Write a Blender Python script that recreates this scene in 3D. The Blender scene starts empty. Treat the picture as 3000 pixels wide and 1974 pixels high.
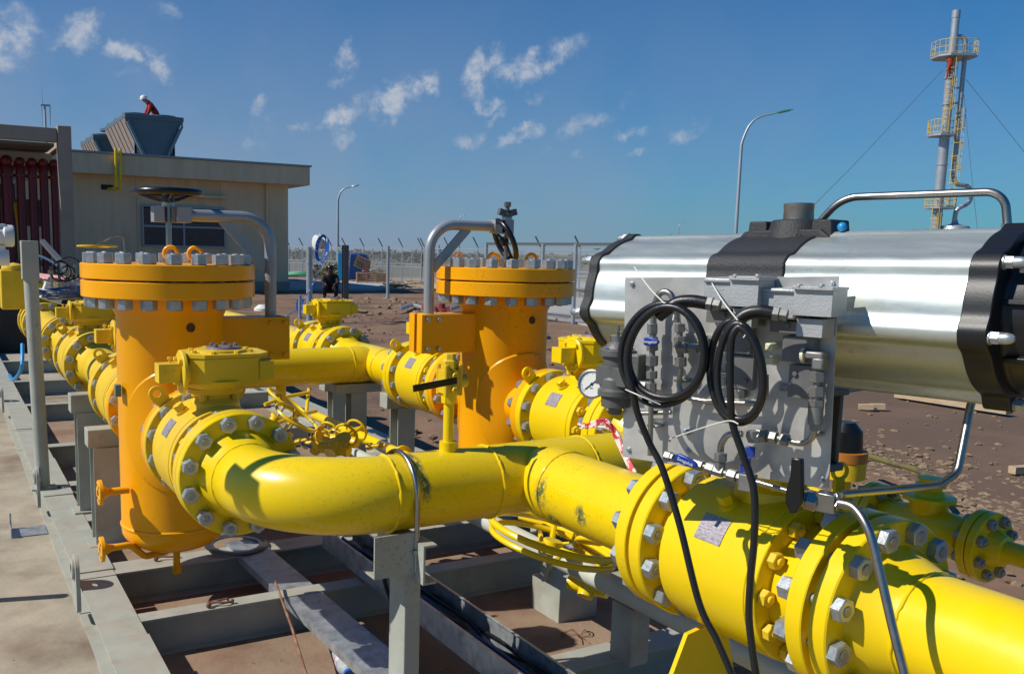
import bpy, bmesh, math, random
from math import sin, cos, pi, radians, sqrt, atan2, hypot
from mathutils import Vector, Matrix
random.seed(7)
V = Vector
sc = bpy.context.scene
COL = sc.collection

# ---------------------------------------------------------------- camera
# scene axes: x = along the cross pipes (to the right and away), y = along the valve trains
# (to the left and away), z = up, measured from the camera's eye; the ground is 1.45 m below.
FPX, CX, CY = 2653.3, 1282.1, 1111.9          # focal length and principal point in 3000 px units
RC = Matrix(((0.87804758, -0.47817403, 0.01954611),
             (-0.04932948, -0.1310551, -0.99014704),
             (0.47602422, 0.86843201, -0.13866069)))
cam_d = bpy.data.cameras.new('camera')
cam = bpy.data.objects.new('camera', cam_d)
COL.objects.link(cam)
cam.matrix_world = Matrix((RC[0], -RC[1], -RC[2])).transposed().to_4x4()
cam_d.sensor_width = 36.0
cam_d.lens = FPX / 3000 * 36
cam_d.shift_x = (1500 - CX) / 3000
cam_d.shift_y = (CY - 987) / 3000
cam_d.clip_start = 0.05
cam_d.clip_end = 6000
sc.camera = cam
sc.render.resolution_x = 1024
sc.render.resolution_y = 673
GZ = -1.45
DD = 3000 / 2380.0

def ray(px, py):                               # px, py on the 2380 px wide view of the photograph
    return RC.transposed() @ V(((px * DD - CX) / FPX, (py * DD - CY) / FPX, 1))

def at(px, py, X=None, Y=None, Z=None, d=None):
    r = ray(px, py)
    t = d if d is not None else X / r.x if X is not None else Y / r.y if Y is not None else Z / r.z
    return r * t

def gd(px, d, z=GZ):                           # point at column px, depth d, on height z
    r = ray(px, 590) * d
    return V((r.x, r.y, z))

# ---------------------------------------------------------------- light
SUN_EL, SUN = radians(44), V((-0.968, 0.25, 0)).normalized()
sun_dir = V((SUN.x * cos(SUN_EL), SUN.y * cos(SUN_EL), sin(SUN_EL)))
sd = bpy.data.lights.new('sun', 'SUN')
sd.energy = 4.8
sd.angle = radians(0.5)
sd.color = (1.0, 0.95, 0.86)
so = bpy.data.objects.new('sun', sd)
COL.objects.link(so)
so.rotation_euler = sun_dir.to_track_quat('Z', 'Y').to_euler()
sc.view_settings.view_transform = 'Standard'
sc.view_settings.look = 'None'
sc.view_settings.exposure = 0.0
sc.view_settings.gamma = 1.0

world = bpy.data.worlds.new('World')
sc.world = world
world.use_nodes = True
wt = world.node_tree
wt.nodes.clear()
def wn(t, **k):
    n = wt.nodes.new(t)
    for a, b in k.items(): setattr(n, a, b)
    return n
def wl(a, b): wt.links.new(a, b)
def wmath(op, a, b=None, c=None, clamp=False):
    n = wn('ShaderNodeMath', operation=op, use_clamp=clamp)
    for i, x in enumerate((a, b, c)):
        if x is None: continue
        if isinstance(x, (int, float)): n.inputs[i].default_value = x
        else: wl(x, n.inputs[i])
    return n.outputs[0]
sky = wn('ShaderNodeTexSky', sky_type='NISHITA', sun_disc=False)
sky.sun_elevation = SUN_EL
sky.sun_rotation = atan2(SUN.x, SUN.y)
sky.altitude = 0
sky.air_density = 1.0
sky.dust_density = 0.35
sky.ozone_density = 2.2
tc = wn('ShaderNodeTexCoord')
DIR = tc.outputs['Generated']
noi = wn('ShaderNodeTexNoise'); noi.inputs['Scale'].default_value = 38; noi.inputs['Detail'].default_value = 9; noi.inputs['Distortion'].default_value = 0.25
noi.inputs['Roughness'].default_value = 0.62
wl(DIR, noi.inputs['Vector'])
warp = wn('ShaderNodeTexNoise'); warp.inputs['Scale'].default_value = 24; warp.inputs['Detail'].default_value = 5; warp.inputs['Roughness'].default_value = 0.6; wl(DIR, warp.inputs['Vector'])
ws = wn('ShaderNodeVectorMath', operation='MULTIPLY_ADD'); wl(warp.outputs['Color'], ws.inputs[0]); ws.inputs[1].default_value = (.055, .055, .055)
wc = wn('ShaderNodeVectorMath', operation='SUBTRACT'); wl(DIR, wc.inputs[0]); wc.inputs[1].default_value = (.0275, .0275, .0275); wl(wc.outputs[0], ws.inputs[2])
DIRW = ws.outputs[0]
noi2 = wn('ShaderNodeTexNoise'); noi2.inputs['Scale'].default_value = 7; noi2.inputs['Detail'].default_value = 4
wl(DIR, noi2.inputs['Vector'])
# clouds: centre px, py; half length, half width; tilt (deg); weight
CLOUDS = [(30, 95, 62, 58, 20, 1.0), (185, 78, 55, 32, 25, .95), (318, 122, 62, 24, 5, .95), (372, 165, 34, 34, 0, .95),
          (795, 152, 40, 26, 65, .95), (905, 232, 105, 36, 25, 1.1), (790, 275, 60, 26, 15, .95), (985, 208, 42, 22, 25, .95), (715, 298, 35, 14, 0, .7), (800, 318, 35, 20, 0, .55),
          (1128, 160, 66, 34, 62, 1.1), (1250, 148, 88, 34, 28, 1.1), (1300, 138, 34, 22, 10, .8), (1130, 235, 32, 16, 0, .7), (1240, 222, 40, 12, 0, .5),
          (1095, 315, 40, 20, 10, .8), (1210, 315, 58, 18, 25, .8), (1145, 270, 30, 14, 40, .5), (1360, 288, 70, 18, 25, .6), (1470, 305, 36, 16, 15, .7),
          (1600, 298, 48, 20, 25, .6), (1485, 363, 30, 12, 20, .6), (600, 245, 30, 18, 40, .6), (600, 310, 50, 34, 30, .5), (380, 32, 40, 20, -25, .5),
          (1450, 225, 26, 14, 40, .45), (300, 180, 30, 12, 0, .4), (1260, 355, 24, 10, 20, .4), (1355, 358, 20, 10, 0, .45), (100, 122, 50, 10, 0, .5)]
total = None
for (px, py, a, b, tl, w) in CLOUDS:
    c = ray(px, py).normalized()
    t = radians(tl)
    e1 = (ray(px + 20 * cos(t), py - 20 * sin(t)).normalized() - c).normalized()
    e2 = c.cross(e1).normalized()
    s = 1.26 / FPX
    comb = wn('ShaderNodeCombineXYZ')
    for i, (e, r) in enumerate(((e1, a), (e2, b))):
        dn = wn('ShaderNodeVectorMath', operation='DOT_PRODUCT')
        wl(DIRW, dn.inputs[0]); dn.inputs[1].default_value = e / (r * s)
        off = e.dot(c) / (r * s)
        wl(wmath('SUBTRACT', dn.outputs['Value'], off), comb.inputs[i])
    dn = wn('ShaderNodeVectorMath', operation='DOT_PRODUCT')
    wl(DIR, dn.inputs[0]); dn.inputs[1].default_value = c
    wl(wmath('MULTIPLY', wmath('LESS_THAN', dn.outputs['Value'], 0.0), 50.0), comb.inputs[2])
    ln = wn('ShaderNodeVectorMath', operation='LENGTH'); wl(comb.outputs[0], ln.inputs[0])
    m = wmath('MULTIPLY', wmath('SUBTRACT', 1.45, ln.outputs['Value'], clamp=True), w)
    total = m if total is None else wmath('MAXIMUM', total, m)
nz = wmath('MULTIPLY', wmath('SUBTRACT', noi.outputs['Fac'], 0.33), 2.6, clamp=True)
dens = wmath('MULTIPLY', total, wmath('ADD', wmath('MULTIPLY', nz, 1.25), .18))
mr = wn('ShaderNodeMapRange', interpolation_type='SMOOTHSTEP')
wl(dens, mr.inputs['Value']); mr.inputs['From Min'].default_value = 0.12; mr.inputs['From Max'].default_value = 1.05
mr.inputs['To Max'].default_value = 0.9
# a thin veil of high haze low over the horizon and towards the left
sep = wn('ShaderNodeSeparateXYZ'); wl(DIR, sep.inputs[0])
vm = wn('ShaderNodeMapRange'); wl(sep.outputs['Z'], vm.inputs['Value'])
vm.inputs['From Min'].default_value = 0.36; vm.inputs['From Max'].default_value = 0.0
vm.inputs['To Min'].default_value = 0.0; vm.inputs['To Max'].default_value = 0.78
veil = wmath('MULTIPLY', vm.outputs[0], wmath('MULTIPLY_ADD', noi2.outputs['Fac'], 1.2, 0.3, clamp=True))
ld = wn('ShaderNodeVectorMath', operation='DOT_PRODUCT'); wl(DIR, ld.inputs[0]); ld.inputs[1].default_value = (-.6, .8, 0)
veil = wmath('MULTIPLY', veil, wmath('MULTIPLY_ADD', ld.outputs['Value'], .75, .72), clamp=True)
hs = wn('ShaderNodeHueSaturation'); wl(sky.outputs[0], hs.inputs['Color'])
hs.inputs['Saturation'].default_value = 1.15; hs.inputs['Value'].default_value = 0.90
tint = wn('ShaderNodeMix', data_type='RGBA', blend_type='MULTIPLY'); tint.inputs['Factor'].default_value = 1.0
wl(hs.outputs[0], tint.inputs['A']); tint.inputs['B'].default_value = (0.20, 1.06, 1.62, 1)
mv = wn('ShaderNodeMix', data_type='RGBA'); wl(veil, mv.inputs['Factor']); wl(tint.outputs['Result'], mv.inputs['A'])
mv.inputs['B'].default_value = (4.5, 5.5, 7.9, 1)
mc = wn('ShaderNodeMix', data_type='RGBA'); wl(mr.outputs[0], mc.inputs['Factor']); wl(mv.outputs['Result'], mc.inputs['A'])
mc.inputs['B'].default_value = (8.0, 8.8, 10.2, 1)
bg = wn('ShaderNodeBackground'); wl(mc.outputs['Result'], bg.inputs['Color']); bg.inputs['Strength'].default_value = 0.058
wo = wn('ShaderNodeOutputWorld'); wl(bg.outputs[0], wo.inputs['Surface'])

# ---------------------------------------------------------------- materials
MATS = {}
def mat(name, col, rough=0.5, metal=0.0, var=0.0, vscale=6.0, bump=0.0, bscale=60.0, col2=None, c2scale=3.0, c2lo=0.5, c2hi=0.62,
        dust=None, dustamt=0.0, spec=None, coat=0.0, patches=None, stretch=None, rvar=0.0, local=False, alpha=None, grime=None):
    if name in MATS: return MATS[name]
    m = bpy.data.materials.new(name); m.use_nodes = True
    nt = m.node_tree; N = nt.nodes; L = nt.links
    b = N['Principled BSDF']
    b.inputs['Roughness'].default_value = rough; b.inputs['Metallic'].default_value = metal
    if spec is not None: b.inputs['Specular IOR Level'].default_value = spec
    if coat: b.inputs['Coat Weight'].default_value = coat; b.inputs['Coat Roughness'].default_value = 0.12
    src = (N.new('ShaderNodeTexCoord').outputs['Object'] if local else N.new('ShaderNodeNewGeometry').outputs['Position'])
    if stretch:
        mp = N.new('ShaderNodeMapping'); mp.inputs['Scale'].default_value = stretch; L.new(src, mp.inputs['Vector']); srcs = mp.outputs[0]
    else: srcs = src
    def noise(sc_, det=5, rgh=0.6, s=None):
        n = N.new('ShaderNodeTexNoise'); n.inputs['Scale'].default_value = sc_; n.inputs['Detail'].default_value = det
        n.inputs['Roughness'].default_value = rgh; L.new(s or srcs, n.inputs['Vector']); return n.outputs['Fac']
    def ramp(f, lo, hi, a=0.0, c=1.0):
        r = N.new('ShaderNodeMapRange'); L.new(f, r.inputs['Value']); r.inputs['From Min'].default_value = lo; r.inputs['From Max'].default_value = hi
        r.inputs['To Min'].default_value = a; r.inputs['To Max'].default_value = c; return r.outputs[0]
    def mix(f, a, c, bt='MIX'):
        x = N.new('ShaderNodeMix'); x.data_type = 'RGBA'; x.blend_type = bt
        for k, val in (('Factor', f), ('A', a), ('B', c)):
            if isinstance(val, (int, float)): x.inputs[k].default_value = val
            elif isinstance(val, tuple): x.inputs[k].default_value = (*val[:3], 1)
            else: L.new(val, x.inputs[k])
        return x.outputs['Result']
    cur = tuple(col)
    if col2: cur = mix(ramp(noise(c2scale, 6), c2lo, c2hi), cur, tuple(col2))
    if var:
        g = ramp(noise(vscale, 6, 0.65), 0.3, 0.7, 1 - var, 1 + var)
        cx = N.new('ShaderNodeCombineColor')
        for i in range(3): L.new(g, cx.inputs[i])
        cur = mix(1.0, cur, cx.outputs[0], 'MULTIPLY')
    if dust:
        gn = N.new('ShaderNodeNewGeometry'); sp = N.new('ShaderNodeSeparateXYZ'); L.new(gn.outputs['Normal'], sp.inputs[0])
        up = ramp(sp.outputs['Z'], 0.25, 1.0)
        mm = N.new('ShaderNodeMath'); mm.operation = 'MULTIPLY'; L.new(up, mm.inputs[0]); L.new(ramp(noise(9, 7, 0.7), 0.38, 0.68, 0, dustamt), mm.inputs[1])
        cur = mix(mm.outputs[0], cur, tuple(dust))
    if patches:
        for (p, rad, pc) in patches:
            vs = N.new('ShaderNodeVectorMath'); vs.operation = 'SUBTRACT'; L.new(src, vs.inputs[0]); vs.inputs[1].default_value = p
            vd = N.new('ShaderNodeVectorMath'); vd.operation = 'DIVIDE'; L.new(vs.outputs[0], vd.inputs[0]); vd.inputs[1].default_value = rad
            vl = N.new('ShaderNodeVectorMath'); vl.operation = 'LENGTH'; L.new(vd.outputs[0], vl.inputs[0])
            k = ramp(vl.outputs['Value'], 1.1, 0.55)
            n1 = noise(55, 6, 0.75, src)
            ad = N.new('ShaderNodeMath'); ad.operation = 'MULTIPLY'; L.new(k, ad.inputs[0]); L.new(ramp(n1, 0.44, 0.5), ad.inputs[1])
            cur = mix(ad.outputs[0], cur, tuple(pc))
    if grime:
        gc_, ga = grime
        gm = N.new('ShaderNodeMath'); gm.operation = 'MULTIPLY'; L.new(ramp(noise(1.3, 3, .5, src), .52, .66), gm.inputs[0]); L.new(ramp(noise(85, 4, .7, src), .56, .66, 0, ga), gm.inputs[1])
        gs = N.new('ShaderNodeMath'); gs.operation = 'MAXIMUM'; L.new(gm.outputs[0], gs.inputs[0]); L.new(ramp(noise(34, 5, .8, src), .705, .74, 0, ga), gs.inputs[1])
        cur = mix(gs.outputs[0], cur, tuple(gc_))
    if isinstance(cur, tuple): b.inputs['Base Color'].default_value = (*cur[:3], 1)
    else: L.new(cur, b.inputs['Base Color'])
    if rvar: L.new(ramp(noise(vscale * 2, 6, 0.7), 0.3, 0.7, max(0.02, rough - rvar), min(1, rough + rvar)), b.inputs['Roughness'])
    if bump:
        bn = N.new('ShaderNodeBump'); bn.inputs['Strength'].default_value = bump; bn.inputs['Distance'].default_value = 0.01
        L.new(noise(bscale, 7, 0.65), bn.inputs['Height']); L.new(bn.outputs[0], b.inputs['Normal'])
    if alpha is not None: b.inputs['Alpha'].default_value = alpha
    MATS[name] = m
    return m

GREEN = (0.10, 0.13, 0.06)
M_YEL = mat('yellow_paint', (0.82, 0.575, 0.003), 0.30, var=0.05, vscale=3, bump=0.05, bscale=170, dust=(0.64, 0.44, 0.07), dustamt=0.22, coat=0.12, spec=.35, grime=((.16, .11, .03), .4), rvar=0.08,
            patches=[((1.150, 2.24, -0.60), (0.026, 0.07, 0.06), GREEN), ((1.163, 2.19, -0.655), (0.018, 0.05, 0.05), GREEN), ((1.515, 2.09, -0.68), (0.05, 0.035, 0.055), GREEN), ((1.50, 1.90, -0.70), (0.03, 0.028, 0.035), GREEN), ((1.53, 2.05, -0.755), (0.05, 0.035, 0.025), GREEN)])
M_YELD = mat('dull_dusty_yellow_paint', (0.74, 0.49, 0.018), 0.42, spec=.35, grime=((.18, .12, .05), .6), var=0.09, vscale=5, bump=0.08, bscale=140, dust=(0.58, 0.45, 0.16), dustamt=0.5, rvar=0.1)  # duller base than the other yellow, with heavier dust on upward faces
M_ORG = mat('amber_paint', (0.90, 0.385, 0.0005), 0.33, var=0.06, vscale=3, bump=0.05, bscale=150, dust=(0.66, 0.36, 0.05), dustamt=0.15, coat=0.08, spec=.28, grime=((.25, .10, .02), .5), rvar=0.08)
M_ORG2 = mat('orange_spade_paint', (0.45, 0.16, 0.02), 0.5, var=0.1)
M_ZINC = mat('zinc_bolt', (0.40, 0.435, 0.46), 0.42, 0.7, var=0.15, vscale=40, bump=0.1, bscale=200, rvar=0.12)
M_STUD = mat('stud_steel', (0.33, 0.33, 0.32), 0.5, 0.6, var=0.15, vscale=60, bump=0.3, bscale=500)
M_SKID = mat('grey_green_paint', (0.36, 0.375, 0.325), 0.55, grime=((.16, .11, .075), .7), var=0.12, vscale=7, bump=0.06, bscale=90, col2=(0.30, 0.27, 0.22), c2scale=5, c2lo=.56, c2hi=.72, dust=(0.40, 0.34, 0.27), dustamt=0.7, rvar=0.1)
M_SKIDW = mat('pale_grey_pipe_paint', (0.50, 0.52, 0.46), 0.45, var=0.06, vscale=8, dust=(0.5, 0.45, 0.38), dustamt=0.3)
M_DAVIT = mat('silver_grey_paint', (0.33, 0.345, 0.36), 0.38, 0.3, var=0.06, vscale=10, bump=0.05, bscale=120)
M_GALV = mat('galvanised_steel', (0.45, 0.48, 0.50), 0.42, 0.6, var=0.22, vscale=16, bump=0.05, col2=(0.33, 0.36, 0.38), c2scale=22, rvar=0.12)
M_BLACK = mat('black_paint', (0.006, 0.006, 0.007), 0.30, var=0.1, vscale=20)
M_RUB = mat('black_rubber', (0.010, 0.010, 0.011), 0.36, var=0.15, vscale=30, bump=0.08, bscale=150)
M_CAST = mat('black_cast_coating', (0.026, 0.026, 0.028), 0.55, var=0.15, vscale=14, bump=0.3, bscale=220)
M_ALU = mat('anodised_aluminium', (0.57, 0.615, 0.575), 0.42, 0.72, grime=((.42, .38, .28), .5), var=0.07, vscale=3, stretch=(6, 1, 6), dust=(0.6, 0.56, 0.46), dustamt=0.3, rvar=0.07)
M_SST = mat('stainless_steel', (0.36, 0.345, 0.32), 0.34, 1.0, var=0.08, vscale=12, rvar=0.06)
M_FIT = mat('fitting_steel', (0.27, 0.268, 0.26), 0.52, 0.8, var=0.12, vscale=40, bump=.06, bscale=200)
M_PLATE = mat('brushed_plate', (0.50, 0.49, 0.46), 0.42, 0.55, var=0.14, vscale=5, col2=(0.60, 0.59, 0.55), c2scale=6, bump=0.04, bscale=90, rvar=0.1)
M_CASTA = mat('cast_aluminium', (0.44, 0.45, 0.45), 0.45, 0.5, var=0.08, vscale=20, bump=0.2, bscale=260)
M_DARKG = mat('dark_grey_cast', (0.12, 0.12, 0.117), 0.5, 0.3, var=0.12, vscale=20, bump=0.15, bscale=200)
M_WHITE = mat('white_enamel', (0.72, 0.72, 0.68), 0.4, var=0.04)
M_BLUE = mat('blue_plastic', (0.008, 0.04, 0.30), 0.35, var=0.05)
M_CYAN = mat('light_blue_paint', (0.015, 0.25, 0.55), 0.4, var=0.06)
M_NAVY = mat('dark_blue_paint', (0.006, 0.05, 0.19), 0.5, var=0.15, vscale=4)
M_GREENL = mat('green_lamp_shell', (0.01, 0.22, 0.10), 0.4)
M_RED = mat('dark_red_paint', (0.16, 0.012, 0.014), 0.45, var=0.12, vscale=4)
M_REDC = mat('red_cloth', (0.38, 0.02, 0.02), 0.8, var=0.15, vscale=12)
M_DARKC = mat('dark_cloth', (0.012, 0.012, 0.016), 0.85, var=0.2, vscale=12)
M_SKIN = mat('skin', (0.35, 0.18, 0.11), 0.55)
M_WALL = mat('beige_render', (0.66, 0.52, 0.335), 0.85, var=0.09, vscale=.9, bump=0.15, bscale=40, col2=(0.56, 0.44, 0.285), c2scale=1.6, c2lo=.52, c2hi=.72, stretch=(2.2, 2.2, .35))
M_LOUV = mat('louver_aluminium', (0.30, 0.31, 0.33), 0.45, 0.4)
M_CONCB = mat('grey_brown_concrete', (0.34, 0.27, 0.21), 0.85, var=0.12, vscale=2)
M_DARKIN = mat('dark_interior', (0.045, 0.035, 0.030), 0.9, var=0.2, vscale=2)
M_COOL = mat('dark_slate_panel', (0.11, 0.15, 0.17), 0.5, 0.3, var=0.08, vscale=2)
M_COIL = mat('brown_coil_fins', (0.30, 0.23, 0.19), 0.6, var=0.1, vscale=3)
M_WOOD = mat('pale_timber', (0.45, 0.33, 0.21), 0.8, var=0.2, vscale=8, stretch=(1, 1, 6), bump=0.2)
M_CRATE = mat('crate_timber', (0.34, 0.19, 0.10), 0.8, var=0.25, vscale=8, bump=0.2)
M_SCREW = mat('safety_yellow_rail', (0.60, 0.43, 0.09), 0.6)
M_TOWER = mat('tower_galvanised', (0.42, 0.44, 0.46), 0.4, 0.5, var=0.12, vscale=1.5)
M_LAMPP = mat('lamp_pole_galvanised', (0.36, 0.40, 0.43), 0.45, 0.4, var=0.08, vscale=2)
M_PINK = mat('faded_pink_primer', (0.55, 0.27, 0.26), 0.6, var=0.15, vscale=5)
M_TAPE = mat('red_white_tape', (0.75, 0.68, 0.66), 0.5, col2=(0.55, 0.03, 0.05), c2scale=45, c2lo=0.49, c2hi=0.52)
M_RUST = mat('rusty_steel', (0.20, 0.09, 0.05), 0.8, var=0.3, vscale=30, col2=(0.30, 0.17, 0.11), c2scale=25)
M_NP = mat('etched_nameplate', (0.27, 0.23, 0.26), 0.45, 0.4, col2=(0.42, 0.39, 0.40), c2scale=95, c2lo=0.45, c2hi=0.55, stretch=(1, 1, 5))
M_SIGN = mat('orange_sign', (0.72, 0.28, 0.08), 0.6)
M_CABLEB = mat('blue_cable_sheath', (0.01, 0.10, 0.38), 0.4, var=0.2)
M_TIE = mat('nylon_tie', (0.70, 0.70, 0.62), 0.45)
M_GLASS = mat('clear_plastic', (0.75, 0.85, 0.90), 0.12, alpha=0.45)
M_TURB = mat('turbine_grey', (0.45, 0.48, 0.50), 0.5)
M_IVORY = mat('ivory_plastic', (0.70, 0.68, 0.42), 0.4)
M_GASK = mat('gasket_graphite', (0.06, 0.055, 0.05), 0.45, 0.3)
M_TEAL = mat('teal_label', (0.10, 0.20, 0.17), 0.5)

# ---------------------------------------------------------------- mesh builder
def frame(ax):
    ax = V(ax).normalized()
    t = V((0, 0, 1)) if abs(ax.z) < 0.9 else V((1, 0, 0))
    e1 = t.cross(ax).normalized(); e2 = ax.cross(e1).normalized()
    return e1, e2, ax

def smooth_pts(P, n=8, closed=False):
    P = [V(p) for p in P]; out = []; m = len(P)
    for i in range(m if closed else m - 1):
        if closed: p0, p1, p2, p3 = P[i - 1], P[i], P[(i + 1) % m], P[(i + 2) % m]
        else: p0, p1, p2, p3 = P[max(i - 1, 0)], P[i], P[i + 1], P[min(i + 2, m - 1)]
        for k in range(n):
            t = k / n
            out.append(0.5 * ((2 * p1) + (p2 - p0) * t + (2 * p0 - 5 * p1 + 4 * p2 - p3) * t * t + (3 * p1 - p0 - 3 * p2 + p3) * t ** 3))
    if not closed: out.append(P[-1])
    return out

def fillet(P, r, n=7):                          # polyline with rounded corners
    P = [V(p) for p in P]; out = [P[0]]
    for i in range(1, len(P) - 1):
        a, b, c = P[i - 1], P[i], P[i + 1]
        u, w = (a - b).normalized(), (c - b).normalized()
        ang = u.angle(w, pi)
        if ang > 3.1: out.append(b); continue
        t = min(r / math.tan(ang / 2), (a - b).length * 0.49, (c - b).length * 0.49)
        rr = t * math.tan(ang / 2)
        cen = b + (u + w).normalized() * (rr / sin(ang / 2))
        s, e = b + u * t - cen, b + w * t - cen
        tot = s.angle(e, 0)
        for k in range(n + 1):
            f = k / n
            out.append(cen + (s * sin((1 - f) * tot) + e * sin(f * tot)) / sin(tot))
    out.append(P[-1])
    return out

class MB:
    def __init__(s): s.v = []; s.f = []; s.m = []
    def add(s, vs, fs, mi=0):
        o = len(s.v); s.v += [tuple(v) for v in vs]; s.f += [tuple(i + o for i in f) for f in fs]; s.m += [mi] * len(fs); return s
    def box(s, x0, x1, y0, y1, z0, z1, mi=0):
        vs = [(x, y, z) for z in (z0, z1) for y in (y0, y1) for x in (x0, x1)]
        return s.add(vs, [(0, 2, 3, 1), (4, 5, 7, 6), (0, 1, 5, 4), (2, 6, 7, 3), (0, 4, 6, 2), (1, 3, 7, 5)], mi)
    def obox(s, c, ex, ey, ez, hx, hy, hz, mi=0):
        c, ex, ey, ez = V(c), V(ex).normalized(), V(ey).normalized(), V(ez).normalized()
        vs = [c + ex * (hx * i) + ey * (hy * j) + ez * (hz * k) for k in (-1, 1) for j in (-1, 1) for i in (-1, 1)]
        return s.add(vs, [(0, 2, 3, 1), (4, 5, 7, 6), (0, 1, 5, 4), (2, 6, 7, 3), (0, 4, 6, 2), (1, 3, 7, 5)], mi)
    def bar(s, a, b, w, h=None, up=(0, 0, 1), mi=0):
        a, b = V(a), V(b); d = (b - a); h = h or w
        ex = d.normalized(); u = V(up)
        if abs(ex.dot(u)) > 0.98: u = V((0, 1, 0))
        ey = u.cross(ex).normalized(); ez = ex.cross(ey)
        return s.obox((a + b) / 2, ex, ey, ez, d.length / 2, w / 2, h / 2, mi)
    def lathe(s, o, ax, prof, n=32, mi=0, rot=0.0):   # prof: (r, h); r=0 ends closed by fans
        o = V(o); e1, e2, e3 = frame(ax); rings = []; vs = []
        for (r, h) in prof:
            if r <= 1e-7: rings.append([len(vs)]); vs.append(o + e3 * h)
            else:
                rings.append(list(range(len(vs), len(vs) + n)))
                for k in range(n):
                    a = 2 * pi * k / n + rot
                    vs.append(o + e3 * h + (e1 * cos(a) + e2 * sin(a)) * r)
        fs = []
        for A, B in zip(rings[:-1], rings[1:]):
            for k in range(n):
                k2 = (k + 1) % n
                if len(A) == 1 and len(B) == 1: continue
                if len(A) == 1: fs.append((A[0], B[k2], B[k]))
                elif len(B) == 1: fs.append((A[k], A[k2], B[0]))
                else: fs.append((A[k], A[k2], B[k2], B[k]))
        return s.add(vs, fs, mi)
    def cyl(s, a, b, r, r2=None, n=20, mi=0, ch=0.0):
        a, b = V(a), V(b); h = (b - a).length; r2 = r if r2 is None else r2
        if ch: pr = [(0, 0), (r - ch, 0), (r, ch), (r2, h - ch), (r2 - ch, h), (0, h)]
        else: pr = [(0, 0), (r, 0), (r2, h), (0, h)]
        return s.lathe(a, b - a, pr, n, mi)
    def hexn(s, a, b, af, mi=0, rot=0.0):
        a, b = V(a), V(b); R = af / sqrt(3); h = (b - a).length; c = R * 0.12
        return s.lathe(a, b - a, [(0, 0), (R - c, 0), (R, c * .6), (R, h - c * .6), (R - c, h), (0, h)], 6, mi, rot)
    def tube(s, P, r, n=12, closed=False, mi=0, caps=True):
        P = [V(p) for p in P]; m = len(P); T = []
        for i in range(m):
            if closed: t = P[(i + 1) % m] - P[i - 1]
            else: t = P[min(i + 1, m - 1)] - P[max(i - 1, 0)]
            T.append(t.normalized())
        e = frame(T[0])[0]; vs = []; rr = r if isinstance(r, (list, tuple)) else [r] * m
        for i in range(m):
            e = (e - T[i] * e.dot(T[i])).normalized(); e2 = T[i].cross(e)
            for k in range(n):
                a = 2 * pi * k / n
                vs.append(P[i] + (e * cos(a) + e2 * sin(a)) * rr[i])
        fs = []
        for i in range(m if closed else m - 1):
            j = (i + 1) % m
            for k in range(n):
                k2 = (k + 1) % n
                fs.append((i * n + k, i * n + k2, j * n + k2, j * n + k))
        if caps and not closed:
            fs.append(tuple(range(n - 1, -1, -1))); fs.append(tuple(range((m - 1) * n, m * n)))
        return s.add(vs, fs, mi)
    def torus(s, c, ax, R, r, n=48, m=10, mi=0, a0=0, a1=2 * pi):
        e1, e2, _ = frame(ax); full = abs(a1 - a0 - 2 * pi) < 1e-6
        k = n if full else n + 1
        P = [V(c) + (e1 * cos(a0 + (a1 - a0) * i / n) + e2 * sin(a0 + (a1 - a0) * i / n)) * R for i in range(k)]
        return s.tube(P, r, m, closed=full, mi=mi)
    def prism(s, poly, o, ex, ey, dep, mi=0):    # poly 2-D, extruded dep along ex x ey
        o, ex, ey = V(o), V(ex).normalized(), V(ey).normalized(); ez = ex.cross(ey)
        n = len(poly); vs = [o + ex * x + ey * y for x, y in poly] + [o + ex * x + ey * y + ez * dep for x, y in poly]
        fs = [tuple(range(n - 1, -1, -1)), tuple(range(n, 2 * n))] + [(i, (i + 1) % n, (i + 1) % n + n, i + n) for i in range(n)]
        return s.add(vs, fs, mi)
    def ringplate(s, c, ax, ro, ri, t, n=40, mi=0):
        return s.lathe(c, ax, [(ri, 0), (ro, 0), (ro, t), (ri, t), (ri, 0)], n, mi)
    def sphere(s, c, r, n=16, mi=0, sq=1.0):
        pr = [(r * sin(pi * i / 8), -r * cos(pi * i / 8) * sq) for i in range(9)]; pr[0] = (0, -r * sq); pr[-1] = (0, r * sq)
        return s.lathe(c, (0, 0, 1), pr, n, mi)
    def mesh(s, name, mats, ang=34, fix=True):
        me = bpy.data.meshes.new(name); me.from_pydata(s.v, [], s.f)
        mats = mats if isinstance(mats, (list, tuple)) else [mats]
        for m in mats: me.materials.append(m)
        if len(mats) > 1: me.polygons.foreach_set('material_index', s.m)
        if fix:
            bm = bmesh.new(); bm.from_mesh(me); bmesh.ops.recalc_face_normals(bm, faces=bm.faces); bm.to_mesh(me); bm.free()
        me.polygons.foreach_set('use_smooth', [True] * len(me.polygons))
        me.set_sharp_from_angle(angle=radians(ang)); me.update()
        return me
    def build(s, name, mats, parent=None, bev=0.0, world=False, ang=34):
        me = s.mesh(name, mats, ang)
        if parent is not None and world: me.transform(Matrix.Translation(-parent.location))
        o = bpy.data.objects.new(name, me); COL.objects.link(o)
        if parent is not None: o.parent = parent
        if bev:
            bm = o.modifiers.new('bevel', 'BEVEL'); bm.width = bev; bm.segments = 2; bm.limit_method = 'ANGLE'; bm.angle_limit = radians(40)
            bm.harden_normals = False
        return o

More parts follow.
